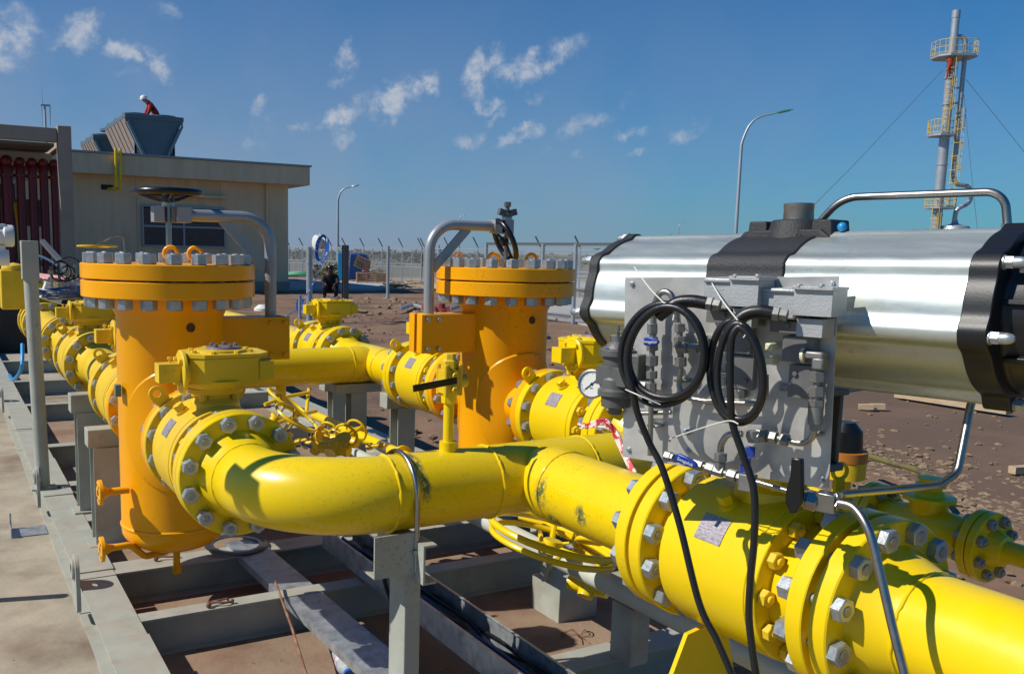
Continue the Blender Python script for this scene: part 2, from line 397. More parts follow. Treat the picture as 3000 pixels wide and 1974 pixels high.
def tag(o, label=None, cat=None, group=None, kind=None):
    for k, v in (('label', label), ('category', cat), ('group', group), ('kind', kind)):
        if v: o[k] = v
    return o
def thing(name, loc, label, cat, group=None, rz=0.0):
    o = bpy.data.objects.new(name, None); COL.objects.link(o); o.empty_display_size = 0.05
    o.location = loc; o.rotation_euler = (0, 0, rz)
    return tag(o, label, cat, group)
def struct(name, mb, m, **k):
    return tag(mb.build(name, m, **k), kind='structure')
def solo(name, mb, m, label, cat, group=None, **k):
    return tag(mb.build(name, m, **k), label, cat, group)
def copy_tree(o, parent=None):
    c = o.copy(); COL.objects.link(c); c.parent = parent
    for ch in list(o.children): copy_tree(ch, c)
    return c
def link(name, me, parent, loc=(0, 0, 0), R=None):
    o = bpy.data.objects.new(name, me); COL.objects.link(o); o.parent = parent
    if R is not None: o.matrix_local = Matrix.Translation(V(loc)) @ R.to_4x4()
    else: o.location = loc
    return o
_bolt = {}
def bolt_mesh(grip, d, mnut, key):
    k = (round(grip, 4), round(d, 4), key)
    if k in _bolt: return _bolt[k]
    b = MB(); h = d * (1.22 if key == 'z' else .95); L = grip / 2; pj = .10 if key == 'z' else .35
    b.cyl((0, 0, -L - h - d * pj), (0, 0, L + h + d * pj), d * .46, n=14, mi=1, ch=d * .08)
    for s_ in (1, -1): b.hexn((0, 0, s_ * L), (0, 0, s_ * (L + h)), d * 1.68, mi=0, rot=0.0)
    _bolt[k] = b.mesh('bolt', [mnut, M_STUD if key != 'y' else mnut])
    return _bolt[k]
def bolts(parent, c, ax, R, n, ph, grip, d, mnut=M_ZINC, key='z', name='bolt'):
    me = bolt_mesh(grip, d, mnut, key); e1, e2, e3 = frame(ax)
    for i in range(n):
        a = radians(ph) + 2 * pi * i / n
        p = V(c) + (e1 * cos(a) + e2 * sin(a)) * R
        tw = random.uniform(0, pi / 3)
        Rm = Matrix((e1, e2, e3)).transposed() @ Matrix.Rotation(tw, 3, 'Z')
        link(name, me, parent, p, Rm)

# ---------------------------------------------------------------- the ground
def ground():
    b = MB(); b.add([(-900, -400, GZ - .05), (2600, -400, GZ - .05), (2600, 3000, GZ - .05), (-900, 3000, GZ - .05)], [(0, 1, 2, 3)])
    m = mat('dry_field_soil', (0.13, 0.112, 0.092), 0.95, var=0.25, vscale=0.05, col2=(0.10, 0.105, 0.07), c2scale=0.04, bump=0.3, bscale=1.0)
    struct('ground', b, m)
    # brown earth of the yard, with low humps, as one displaced sheet
    n = 150; x0, x1, y0, y1 = 2.72, 34.0, -6.0, 34.0
    vs = []; fs = []
    from mathutils import noise as mn
    for j in range(n + 1):
        fy = (j / n) ** 1.6; y = y0 + (y1 - y0) * (0.15 * j / n + 0.85 * fy)
        for i in range(n + 1):
            fx = (i / n) ** 1.6; x = x0 + (x1 - x0) * fx
            e = min(1, (x - x0) / 0.4)
            h = mn.fractal(V((x * .8, y * .8, 0)), 1.0, 2.0, 5) * 0.045 + mn.fractal(V((x * 4, y * 4, 3)), 1.0, 2.0, 4) * 0.022
            # the levelled mud flat on the right stays smooth
            flat = 1 / (1 + math.exp(-(x * 0.9 - y * 0.35 - 3.9) * 2.0))
            h *= (1 - 0.8 * flat)
            vs.append((x, y, GZ + (h + 0.005) * e - 0.012))
    for j in range(n):
        for i in range(n):
            a = j * (n + 1) + i; fs.append((a, a + 1, a + n + 2, a + n + 1))
    b = MB().add(vs, fs)
    for i_, f in enumerate(fs):
        x, y, _z = vs[f[0]]; q = x * 0.9 - y * 0.35 - 3.75 + mn.fractal(V((x * 2.5, y * 2.5, 9)), 1.0, 2.0, 4) * .5
        b.m[i_] = 1 if q > 0 and not (x > 9 and y > 12) else 0
    m = mat('brown_earth', (0.195, 0.115, 0.070), 0.95, var=0.22, vscale=1.6, col2=(0.130, 0.076, 0.047), c2scale=0.9, bump=0.9, bscale=14)
    m3 = mat('smooth_mud', (0.128, 0.078, 0.049), 0.9, var=0.12, vscale=1.0, col2=(0.16, 0.098, 0.062), c2scale=.7, bump=0.5, bscale=9)
    struct('earth', b, [m, m3], ang=80)
    # concrete slab under and left of the skid
    b = MB(); b.box(-9.0, 2.70, -3.0, 17.5, GZ - .3, GZ + .002)
    m = mat('dusty_concrete', (0.37, 0.315, 0.235), 0.9, var=0.2, vscale=3.2, col2=(0.20, 0.145, 0.10), c2scale=1.7, c2lo=0.46, c2hi=0.66, bump=0.28, bscale=45)
    struct('concrete_pad', b, m)
    b = MB(); b.box(0.57, 2.55, 1.0, 9.0, GZ, GZ + .007)
    m = mat('dirt_on_slab', (0.27, 0.185, 0.125), 0.95, var=0.2, vscale=3, col2=(0.22, 0.13, 0.085), c2scale=2.2, bump=0.4, bscale=40)
    struct('dirt_layer', b, m)
    # the plant road at the back
    b = MB(); b.box(-5, 70, 31.0, 38.5, GZ - .2, GZ + .07)
    m = mat('road_concrete', (0.40, 0.39, 0.37), 0.9, var=0.08, vscale=0.6, bump=0.1, bscale=8)
    struct('road', b, m)
    b = MB(); b.box(-5, 70, 38.52, 46, GZ - .2, GZ + .01)
    m = mat('road_verge', (0.30, 0.22, 0.17), 0.95, var=0.2, vscale=1.0, bump=0.3, bscale=6)
    struct('verge', b, m)
    # grey paved yard behind the gate
    b = MB(); P = [at(1255, 690, Z=GZ), at(1262, 737, Z=GZ), at(1420, 768, Z=GZ), at(1942, 914, Z=GZ), at(2088, 893, Z=GZ), at(2330, 880, Z=GZ), at(2330, 760, Z=GZ), at(1560, 672, Z=GZ)]
    vs = [(p.x, p.y, GZ + .035) for p in P] + [(p.x, p.y, GZ - .2) for p in P]
    k = len(P); b.add(vs, [tuple(range(k)), tuple(range(2 * k - 1, k - 1, -1))] + [(i, i + k, (i + 1) % k + k, (i + 1) % k) for i in range(k)])
    struct('paved_yard', b, m2 := mat('yard_paving', (0.38, 0.37, 0.35), 0.9, var=0.1, vscale=1.5, bump=0.15, bscale=12))
ground()

def scatter(name, pts, smin, smax, m, label_kind='stuff', flat=0.5, seed=1):
    rnd = random.Random(seed); b = MB()
    for (x, y, z) in pts:
        s = smin + (smax - smin) * rnd.random() ** 2.5
        n = 5; k = 3; base = []
        pr = []
        for j in range(k + 1):
            ph = -pi / 2 + pi * j / k
            for i in range(n):
                a = 2 * pi * i / n + j * .4; r = s * max(0.12, cos(ph)) * rnd.uniform(.6, 1.25)
                pr.append((x + r * cos(a), y + r * sin(a) * 1.1, z + s * flat * sin(ph) * rnd.uniform(.6, 1.2)))
        fs = [(j * n + i, j * n + (i + 1) % n, (j + 1) * n + (i + 1) % n, (j + 1) * n + i) for j in range(k) for i in range(n)]
        fs += [tuple(range(n - 1, -1, -1)), tuple(range(k * n, k * n + n))]
        b.add(pr, fs)
    o = b.build(name, m, ang=25); o['kind'] = 'stuff'; return o
rnd = random.Random(5)
M_CLOD = mat('earth_clods', (0.20, 0.122, 0.077), 0.95, var=0.3, vscale=5, bump=0.5, bscale=60)
M_STONE = mat('broken_pale_stones', (0.24, 0.168, 0.108), 0.9, var=0.3, vscale=6, bump=0.5, bscale=50)
pts = []
for _ in range(2600):
    x = 2.85 + 9 * rnd.random() ** 1.3; y = 0.3 + 19 * rnd.random() ** 1.2
    if x * 0.9 - y * 0.35 - 3.9 > 0.2: continue
    pts.append((x, y, GZ + rnd.uniform(-.005, .02)))
scatter('earth_clods', pts, 0.008, 0.05, M_CLOD, seed=2)
pts = []
for _ in range(2300):                           # the band of broken crust right of the panel
    px = rnd.uniform(1955, 2400); py = rnd.gauss(1095 + (px - 1960) * 0.28, 52)
    if py < 985: continue
    p = at(px, py, Z=GZ); pts.append((p.x, p.y, GZ + rnd.uniform(-.012, .004)))
for _ in range(60):
    px = rnd.uniform(1950, 2380); py = rnd.uniform(930, 1050)
    p = at(px, py, Z=GZ); pts.append((p.x, p.y, GZ))
scatter('broken_crust', pts, 0.006, 0.040, M_STONE, flat=0.5, seed=3)
pts = [(rnd.uniform(.6, 2.5), rnd.uniform(1.5, 8), GZ + .006) for _ in range(160)] + [(rnd.uniform(-.9, .38), rnd.uniform(1.6, 7), GZ) for _ in range(90)]
scatter('grit', pts, 0.003, 0.011, M_STONE, seed=4)
pts = []
for _ in range(420):
    p = gd(rnd.uniform(1105, 1400), rnd.uniform(31, 37)); pts.append((p.x, p.y, GZ + .08))
for _ in range(120):
    p = gd(rnd.uniform(760, 1000), rnd.uniform(20, 28)); pts.append((p.x, p.y, GZ))
for _ in range(160):
    p = gd(rnd.uniform(960, 1270), rnd.uniform(11, 17)); pts.append((p.x, p.y, GZ))
scatter('rubble', pts, 0.02, 0.17, M_STONE, flat=0.5, seed=6)

# ---------------------------------------------------------------- skid frame
PX1, PX2, PXM, PZ = 0.779, 2.325, 1.60, -0.6847      # train centre lines and pipe axis height
YF, YB = 2.282, 5.05                                # front and back cross headers
def ibeam_poly(w, h, tf=.010, tw=.008):
    a, b = w / 2, h / 2
    return [(-a, -b), (a, -b), (a, -b + tf), (tw / 2, -b + tf), (tw / 2, b - tf), (a, b - tf), (a, b), (-a, b), (-a, b - tf), (-tw / 2, b - tf), (-tw / 2, -b + tf), (-a, -b + tf)]
skid = thing('skid_frame', (1.5, 3.5, GZ), 'grey green welded steel beam frame lying on the ground under all the yellow pipes', 'steel frame')
ZT = -1.30
def beam_y(xc, y0, y1, w=.14, h=.148, name='side_beam'):
    b = MB().prism(ibeam_poly(w, h), (xc, y1, ZT - h / 2), (1, 0, 0), (0, 0, 1), y1 - y0)
    return b.build(name, M_SKID, skid, world=True)
def beam_x(yc, x0, x1, w=.075, h=.144, name='cross_beam', zt=ZT - .003):
    b = MB().prism(ibeam_poly(w, h, .008, .006), (x0, yc, zt - h / 2), (0, 1, 0), (0, 0, 1), x1 - x0)
    return b.build(name, M_SKID, skid, world=True)
# the left side beam is made of spliced lengths with cover plates
for (a, b_) in ((1.2, 3.655), (3.665, 6.90), (6.91, 14.5)): beam_y(.486, a, b_)
beam_y(2.69, 1.2, 14.0)
for (yc, w, x1) in ((3.19, .075, 2.62), (3.75, .14, 2.62), (4.54, .13, 2.62), (5.25, .10, 2.62), (6.33, .10, 2.62), (8.05, .10, 2.62), (9.5, .10, 2.62), (11.2, .10, 2.62), (2.23, .12, 2.62)):
    beam_x(yc, .558, x1, w)
# splice and cover plates proud of the top flange
for (y0, y1) in ((2.35, 3.02), (3.73, 4.26), (5.0, 5.9), (6.95, 8.0)):
    b = MB().box(.412, .560, y0, y1, ZT + .0005, ZT + .0055)
    b.build('cover_plate', M_SKID, skid, bev=.001, world=True)
for yy in (3.60, 5.18, 8.3):
    b = MB()
    pts = [(-.16, 0), (-.16, -.0)] ; pts = [(-.17, -.12), (.17, -.12), (.075, .04)] + [(.075 * cos(a), .045 + .075 * sin(a)) for a in [i * pi / 12 for i in range(0, 13)]] + [(-.075, .04)]
    outer = [(.055 * cos(a) , .05 + .055 * sin(a)) for a in [i * pi / 10 for i in range(0, 11)]]
    # plate with a hole: two half outlines
    o = V((.405, yy, ZT + .03)); hr = .022
    ex, ey = (0, 1, 0), (0, 0, 1)
    n = 24; ring_o = []; ring_i = []
    for i in range(n):
        a = 2 * pi * i / n; c_, s_ = cos(a), sin(a)
        if s_ >= 0: ro = (.055 * c_, .055 * s_ + .01)
        else: ro = (max(-.062, min(.062, .10 * c_)), -.04 - .11 * min(1, -s_ * 1.3))
        ring_o.append(ro); ring_i.append((hr * c_, hr * s_ + .01))
    for xx, flip in ((0, 1), (.016, 0)):
        pass
    vs = []
    for xx in (-.012, .004):
        vs += [o + V((xx, y, z + .03)) for y, z in ring_o] + [o + V((xx, y, z + .03)) for y, z in ring_i]
    fs = []
    for i in range(n):
        j = (i + 1) % n
        fs += [(i, j, n + j, n + i), (2 * n + j, 2 * n + i, 3 * n + i, 3 * n + j), (i, 2 * n + i, 2 * n + j, j), (n + j, 3 * n + j, 3 * n + i, n + i)]
    b.add(vs, fs)
    b.ringplate(o + V((-.022, 0, .04)), (1, 0, 0), .040, hr, .010, 24)
    b.build('lifting_lug', M_SKID, skid, bev=.0015, world=True)
b = MB(); b.ringplate((2.64, 5.45, ZT + .07), (1, 0, 0), .055, .024, .016, 24); b.box(2.638, 2.658, 5.37, 5.53, ZT, ZT + .04)
b.build('lifting_lug', M_SKID, skid, bev=.0015, world=True)
# brackets and weld scraps on the cross beams
b = MB()
b.tube(fillet([(.80, 3.185, ZT + .002), (.80, 3.185, ZT + .012), (.88, 3.195, ZT + .012), (.88, 3.195, ZT + .002)], .01), .004, 6)
b.build('welded_loop', M_RUST, skid, world=True)
for (x0, x1, yc) in ((2.06, 2.14, 2.62),):
    b = MB(); b.box(2.08, 2.27, 2.76, 2.95, GZ, ZT); b.build('bearing_box', M_SKID, skid, bev=.003, world=True)

def t_support(x, y, ztop, capx, posts=.09, capw=None, label='', zb=ZT, cap_off=0.0, name='pipe_support', caph=.055):
    t = thing(name, (x, y, zb), label, 'pipe support', 'grey steel pipe supports')
    b = MB(); b.box(-capx / 2 + cap_off, capx / 2 + cap_off, -.05, .05, ztop - zb - caph, ztop - zb)
    b.build('crosshead', M_SKID, t, bev=.003)
    b = MB(); b.prism(ibeam_poly(posts, posts, .007, .006), (0, 0, 0), (1, 0, 0), (0, 1, 0), ztop - zb - caph - .001)
    b.build('post', M_SKID, t)
    b = MB(); b.box(-posts * .75, posts * .75, -posts * .75, posts * .75, .0, .008); b.build('base_plate', M_SKID, t)
    return t
t_support(2.20, YB, PZ - .112, .30, .10, label='T shaped grey steel support under the far cross pipe, sunlit on its left edge')
t_support(2.335, 4.68, PZ - .125, .25, .11, label='grey steel support under the valve just behind the right filter vessel', caph=.085)
t_support(.60, 4.68, PZ - .03, .20, .11, label='grey steel post with side bracket behind the left filter vessel', cap_off=.02, caph=.09)
t_support(.60, 4.12, PZ - .10, .22, .12, label='grey steel post close behind the left filter vessel, under its rear flange', caph=.08, cap_off=.03)
t_support(.80, 5.62, PZ - .195, .22, .10, label='short grey post under the second flange of the left train')
t_support(2.325, 5.66, PZ - .195, .22, .10, label='grey post under the far valve behind the right vessel')

# front support: I post, channel crosshead lying across it, U-bolt over the header
fs_ = thing('pipe_support', (1.12, 2.22, ZT), 'tall grey support post with open channel head under the front yellow pipe', 'pipe support', 'grey steel pipe supports')
b = MB(); b.box(1.098, 1.148, 2.170, 2.27, GZ, PZ - .205); b.build('post', M_SKID, fs_, bev=.003, world=True)
b = MB(); b.box(1.000, 1.1255, 2.162, 2.168, PZ - .205, PZ - .085); b.box(1.000, 1.1255, 2.1682, 2.235, PZ - .205, PZ - .198); b.box(1.09, 1.16, 2.2, 2.34, PZ - .205, PZ - .112); b.build('crosshead', M_SKID, fs_, bev=.001, world=True)
b = MB(); b.prism([(.0, 0), (.042, 0), (.042, .006), (.006, .006), (.006, .106), (.042, .106), (.042, .112), (0, .112)], (1.1262, 2.20, PZ - .225), (1, 0, 0), (0, 0, 1), .085); b.build('side_channel', M_SKID, fs_, world=True)
ub = MB(); R_ = .1095 + .0085; pts = [(1.13, YF + R_ * cos(a), PZ + R_ * sin(a)) for a in [pi + .0 + (-pi) * i / 24 for i in range(25)]]
pts = [(1.13, YF - R_, PZ - .20)] + pts + [(1.13, YF + R_, PZ - .20)]
ub.tube(pts, .0075, 12)
for s_ in (-1, 1): ub.hexn((1.13, YF + s_ * R_, PZ - .15), (1.13, YF + s_ * R_, PZ - .135), .026)
ub.build('u_bolt', M_SST, fs_, world=True)

# ---------------------------------------------------------------- pipework
PR, FR, FT, BC = .1095, .1905, .041, .165
def wn_prof(sgn=1):                             # weld neck flange profile along the axis away from its sealing face
    return [(0.09, 0), (.125, 0), (.125, .0015), (FR - .002, .0015), (FR, .0035), (FR, FT - .003), (FR - .003, FT), (.140, FT), (.134, .048), (.118, .095), (PR + .001, .113), (PR, .120)]
def flange_obj(parent, c, d, mt, name='flange', n=56):
    return MB().lathe(c, d, wn_prof(), n).build(name, mt, parent, world=True)
def bead(parent, c, ax, mt, R=PR):
    b = MB(); e1, e2, e3 = frame(ax); n = 64; P = []
    rr = random.Random(int(R * 1e4) + int(V(c).x * 100))
    for i in range(n):
        a = 2 * pi * i / n; P.append(V(c) + (e1 * cos(a) + e2 * sin(a)) * (R + .0005) + e3 * rr.uniform(-.0012, .0012))
    b.tube(P, [.0040 * rr.uniform(.7, 1.3) for _ in range(n)], 8, closed=True)
    b.build('weld_bead', mt, parent, world=True)
def pipe_obj(parent, a, bb, mt, r=PR, name='pipe', n=48):
    return MB().tube([a, bb], r, n).build(name, mt, parent, world=True)
def elbow_obj(parent, cen, a0v, a1v, mt, R=.305, r=PR, name='elbow'):
    cen, u, w = V(cen), V(a0v).normalized(), V(a1v).normalized()
    P = [cen + (u * cos(t) + w * sin(t)) * R for t in [pi / 2 * i / 28 for i in range(29)]]
    return MB().tube(P, r, 48).build(name, mt, parent, world=True)

hd = thing('pipe_header', (PXM, YF, PZ), 'thick yellow front header pipe with big elbow and branch towards the large valve', 'pipe')
flange_obj(hd, (PX1, 2.70, PZ), (0, -1, 0), M_YEL); bead(hd, (PX1, 2.587, PZ), (0, 1, 0), M_YEL)
elbow_obj(hd, (PX1 + .305, 2.587, PZ), (-1, 0, 0), (0, -1, 0), M_YEL)
bead(hd, (PX1 + .305, YF, PZ), (1, 0, 0), M_YEL)
pipe_obj(hd, (PX1 + .30, YF, PZ), (PXM - .178, YF, PZ), M_YEL)
bead(hd, (PXM - .178, YF, PZ), (1, 0, 0), M_YEL); bead(hd, (PXM + .178, YF, PZ), (1, 0, 0), M_YEL)
b = MB().tube([(PXM - .18, YF, PZ), (PXM + .18, YF, PZ)], PR, 48)
# tee: the branch saddle flares out slightly where it leaves the run
prof = [(PR - .004, .06), (PR + .002, .10), (PR + .003, .12), (PR + .001, .15), (PR, .178)]
b.lathe((PXM, YF, PZ), (0, -1, 0), prof, 48)
b.build('tee', M_YEL, hd, world=True)
bead(hd, (PXM, YF - .178, PZ), (0, 1, 0), M_YEL)
pipe_obj(hd, (PXM, YF - .15, PZ), (PXM, 1.731, PZ), M_YEL)
flange_obj(hd, (PXM, 1.62, PZ), (0, 1, 0), M_YEL)
pipe_obj(hd, (PXM + .17, YF, PZ), (PX2 - .30, YF, PZ), M_YEL)
elbow_obj(hd, (PX2 - .305, 2.587, PZ), (1, 0, 0), (0, -1, 0), M_YEL)
bead(hd, (PX2 - .305, YF, PZ), (1, 0, 0), M_YEL); bead(hd, (PX2, 2.587, PZ), (0, 1, 0), M_YEL)
flange_obj(hd, (PX2, 2.70, PZ), (0, -1, 0), M_YEL)
MB().cyl((1.29, YF, PZ + .09), (1.29, YF, PZ + .135), .026, n=20).build('branch_stub', M_YEL, hd, world=True)

# outlet spool towards the camera
ot = thing('outlet_pipe', (PXM, .6, PZ), 'thick yellow pipe running out of the picture at the bottom right', 'pipe')
flange_obj(ot, (PXM, 1.096, PZ), (0, -1, 0), M_YEL); bead(ot, (PXM, .978, PZ), (0, 1, 0), M_YEL)
pipe_obj(ot, (PXM, .985, PZ), (PXM, -1.2, PZ), M_YEL)

# back header with a tee on each train
bh = thing('pipe_header', (1.5, YB, PZ), 'yellow rear cross pipe seen behind the left gearbox, joining both trains', 'pipe')
for X in (PX1, PX2):
    s_ = 1 if X == PX1 else -1
    b = MB().tube([(X, YB - .18, PZ), (X, YB + .18, PZ)], PR, 48); b.lathe((X, YB, PZ), (s_, 0, 0), prof, 48)
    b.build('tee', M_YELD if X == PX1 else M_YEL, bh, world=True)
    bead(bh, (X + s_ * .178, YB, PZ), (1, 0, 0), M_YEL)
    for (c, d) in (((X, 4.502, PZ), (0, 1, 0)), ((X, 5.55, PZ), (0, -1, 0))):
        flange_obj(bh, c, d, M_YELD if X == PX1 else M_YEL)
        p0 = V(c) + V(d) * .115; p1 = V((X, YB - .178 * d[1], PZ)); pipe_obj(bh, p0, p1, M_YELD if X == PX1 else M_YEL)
    bead(bh, (X, YB - .178, PZ), (0, 1, 0), M_YEL)
pipe_obj(bh, (PX1 + .17, YB, PZ), (PX2 - .17, YB, PZ), M_YEL)
b = MB(); b.cyl((1.72, YB, PZ - .09), (1.72, YB, PZ - .16), .030); b.cyl((1.72, YB, PZ - .16), (1.72, YB, PZ - .22), .036); b.build('drain_stub', M_YEL, bh, world=True)

# far spools
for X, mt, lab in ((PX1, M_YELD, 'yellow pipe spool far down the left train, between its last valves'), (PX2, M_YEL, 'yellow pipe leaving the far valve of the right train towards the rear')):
    sp = thing('pipe_spool', (X, 6.5, PZ), lab, 'pipe')
    flange_obj(sp, (X, 6.05, PZ), (0, 1, 0), mt)
    if X == PX1:
        pipe_obj(sp, (X, 6.16, PZ), (X, 6.79, PZ), mt); flange_obj(sp, (X, 6.90, PZ), (0, -1, 0), mt)
        MB().lathe((X, 6.903, PZ), (0, 1, 0), [(0, 0), (FR + .004, 0), (FR + .004, .035), (0, .035)], 48).build('spade', M_ORG2, sp, world=True)
        flange_obj(sp, (X, 6.94, PZ), (0, 1, 0), mt); pipe_obj(sp, (X, 7.05, PZ), (X, 8.4, PZ), mt); flange_obj(sp, (X, 8.5, PZ), (0, -1, 0), mt)
        bolts(sp, V((X, 6.92, PZ)) - sp.location, (0, -1, 0), BC, 12, 15, FT * 2 + .035, .025)
    else:
        pipe_obj(sp, (X, 6.16, PZ), (X, 10.5, PZ), mt)

# ---------------------------------------------------------------- ball valves
HV = .251                                        # half the face to face length
def lug_mesh(mt):
    b = MB(); n = 20; vs = []; ring_o = []; ring_i = []
    for i in range(n):
        a = 2 * pi * i / n; c_, s_ = cos(a), sin(a)
        ring_o.append((.027 * c_, .027 * s_) if s_ >= -.1 else (.027 * c_ * (1 - s_ * .35), -.055 * (-s_)))
        ring_i.append((.0145 * c_, .0145 * s_))
    for yy in (-.006, .006):
        vs += [(x, yy, z) for x, z in ring_o] + [(x, yy, z) for x, z in ring_i]
    fs = []
    for i in range(n):
        j = (i + 1) % n
        fs += [(i, j, n + j, n + i), (2 * n + j, 2 * n + i, 3 * n + i, 3 * n + j), (i, 2 * n + i, 2 * n + j, j), (n + j, 3 * n + j, 3 * n + i, n + i)]
    b.add(vs, fs); return b.mesh('lifting_lug', mt)
_vm = {}
def valve(loc, mt, label, name='ball_valve', gear=True, plate=True, lugs=True, flip=1):
    t = thing(name, loc, label, 'valve', 'yellow flanged ball valves')
    k = mt.name
    if k not in _vm:
        b = MB()
        b.lathe((0, 0, 0), (0, 1, 0), [(.09, -HV), (.125, -HV), (.125, -HV + .0015), (FR - .002, -HV + .0015), (FR, -HV + .004), (FR, -HV + FT - .003), (FR - .003, -HV + FT),
                (.142, -HV + FT), (.136, -.19), (.136, -.125), (.174, -.122), (.176, -.120), (.176, -.098), (.179, -.096), (.179, .135), (.176, .138), (.176, .158), (.174, .160), (.138, .163), (.136, .19), (.136, HV - FT),
                (FR - .003, HV - FT), (FR, HV - FT + .003), (FR, HV - .004), (FR - .002, HV - .0015), (.125, HV - .0015), (.125, HV), (.09, HV)], 64)
        _vm[k] = (b.mesh('body', mt), lug_mesh(mt))
    link('body', _vm[k][0], t)
    for a in ((128, 52) if lugs else ()):
        u = V((cos(radians(a)), 0, sin(radians(a))))
        Rm = Matrix((V((sin(radians(a)), 0, -cos(radians(a)))), V((0, 1, 0)), u)).transposed()
        link('lifting_lug', _vm[k][1], t, u * .232 + V((0, HV - .022, 0)), Rm)
    bolts(t, (0, -HV - .001, 0), (0, -1, 0), BC, 12, 15, FT * 2 + .003, .025)
    bolts(t, (0, HV + .001, 0), (0, -1, 0), BC, 12, 15, FT * 2 + .003, .025)
    bolts(t, (0, -.108, 0), (0, -1, 0), .153, 12, 0, .034, .019, mt, 'y', 'body_bolt')
    b = MB(); u = V((-.56, 0, .83)).normalized()
    b.cyl(u * .17 + V((0, .03, 0)), u * .188 + V((0, .03, 0)), .022, n=18); b.hexn(u * .186 + V((0, .03, 0)), u * .212 + V((0, .03, 0)), .032)
    b.build('vent_plug', mt, t)
    if plate:
        b = MB(); a0 = radians(146); n = 6; vs = []
        for j in range(2):
            for i in range(n + 1):
                a = a0 - .17 + .34 * i / n; vs.append((.1808 * cos(a), -.01 + .075 * j, .1808 * sin(a)))
        for j in range(2):
            for i in range(n + 1):
                a = a0 - .17 + .34 * i / n; vs.append((.1795 * cos(a), -.01 + .075 * j, .1795 * sin(a)))
        m_ = n + 1
        fs = [(i, i + 1, m_ + i + 1, m_ + i) for i in range(n)] + [(2 * m_ + i + 1, 2 * m_ + i, 3 * m_ + i, 3 * m_ + i + 1) for i in range(n)]
        b.add(vs, fs)
        b.build('nameplate', M_NP, t)
    # stem neck and mounting pad
    b = MB(); b.lathe((0, 0, 0), (0, 0, 1), [(.085, .15), (.078, .185), (.062, .20), (.062, .215), (.088, .216), (.090, .218), (.090, .232), (.0, .234)], 36)
    for i in range(4):
        a = pi / 4 + i * pi / 2; b.hexn((.075 * cos(a), .075 * sin(a), .195), (.075 * cos(a), .075 * sin(a), .216), .022)
    b.build('stem_neck', mt, t)
    if gear:
        g = MB()
        # worm gear case: stepped base, main case with cut corners, lid with bolts
        g.lathe((.01, 0, .232), (0, 0, 1), [(.0, 0), (.095, 0), (.10, .003), (.112, .016), (.115, .03)], 32)
        P = [(-.10, -.075), (-.06, -.105), (.115, -.105), (.155, -.06), (.155, .06), (.115, .105), (-.06, .105), (-.10, .075)]
        g.prism(P, (0, 0, .252), (1, 0, 0), (0, 1, 0), .085)
        gc = g.build('gear_case', mt, t, bev=.003)
        g = MB(); g.prism([(x * 1.03 + .002, y * 1.03) for x, y in P], (0, 0, .338), (1, 0, 0), (0, 1, 0), .011)
        g.lathe((.02, 0, .349), (0, 0, 1), [(.085, 0), (.083, .009), (0, .010)], 32)
        for i in range(8):
            a = 2 * pi * i / 8 + .3; g.hexn((.02 + .098 * cos(a), .098 * sin(a) * .95, .349), (.02 + .098 * cos(a), .098 * sin(a) * .95, .358), .016)
        lid = g.build('lid', mt, gc)
        g = MB(); g.lathe((.03, 0, .359), (0, 0, 1), [(.058, 0), (.056, .006), (0, .008)], 24)
        for i in range(5):
            a = 2 * pi * i / 5; g.hexn((.03 + .04 * cos(a), .04 * sin(a), .366), (.03 + .04 * cos(a), .04 * sin(a), .376), .013)
        g.build('indicator_cap', mat('dull_purple_cap', (0.22, 0.17, 0.18), 0.5, .2, var=.2, vscale=40), lid)
        g = MB(); yy = -.045 * flip
        g.lathe((-.098, yy, .292), (-1, 0, 0), [(0, 0), (.040, 0), (.040, .012), (.068, .013), (.070, .015), (.070, .024), (.066, .027), (.0, .028)], 32)
        for i in range(4):
            a = pi / 4 + i * pi / 2; g.hexn((-.125, yy + .054 * cos(a), .292 + .054 * sin(a)), (-.135, yy + .054 * cos(a), .292 + .054 * sin(a)), .014)
        g.box(-.196, -.126, yy - .032, yy + .032, .262, .322)
        for xx in (-.150, -.172): g.cyl((xx, yy - .0321, .296), (xx, yy - .0335, .296), .0045, n=10)
        g.cyl((-.155, yy, .322), (-.155, yy, .335), .004, n=8); g.hexn((-.155, yy, .333), (-.155, yy, .341), .014)
        g.build('input_shaft_housing', mt, t, bev=.002)
        g = MB(); g.cyl((.155, yy, .292), (.180, yy, .292), .034, n=24, ch=.003); g.box(.12, .168, -.105, -.04, .262, .325); g.build('end_cover', mt, t, bev=.003)
    return t
yc1 = 2.70 + .002 + HV
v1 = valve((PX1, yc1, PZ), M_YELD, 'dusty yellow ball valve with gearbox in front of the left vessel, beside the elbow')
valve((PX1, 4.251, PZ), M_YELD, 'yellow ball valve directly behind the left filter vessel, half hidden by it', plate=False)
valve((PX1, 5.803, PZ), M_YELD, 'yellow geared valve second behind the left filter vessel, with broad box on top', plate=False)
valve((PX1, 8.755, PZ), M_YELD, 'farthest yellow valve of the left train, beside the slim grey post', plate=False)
valve((PX2, yc1, PZ), M_YEL, 'bright yellow ball valve with gearbox between the right vessel and the pressure gauge')
valve((PX2, 4.251, PZ), M_YEL, 'yellow ball valve directly behind the right filter vessel, next to the black lever')
valve((PX2, 5.803, PZ), M_YEL, 'yellow geared valve in the middle distance between the two davit arms')
v3 = valve((PXM, 1.36, PZ), M_YEL, 'large bright yellow ball valve in the foreground under the silver actuator', gear=False, lugs=False)
q1, q2 = at(1590, 1470, Y=1.50), at(1510, 1566, Y=1.50)
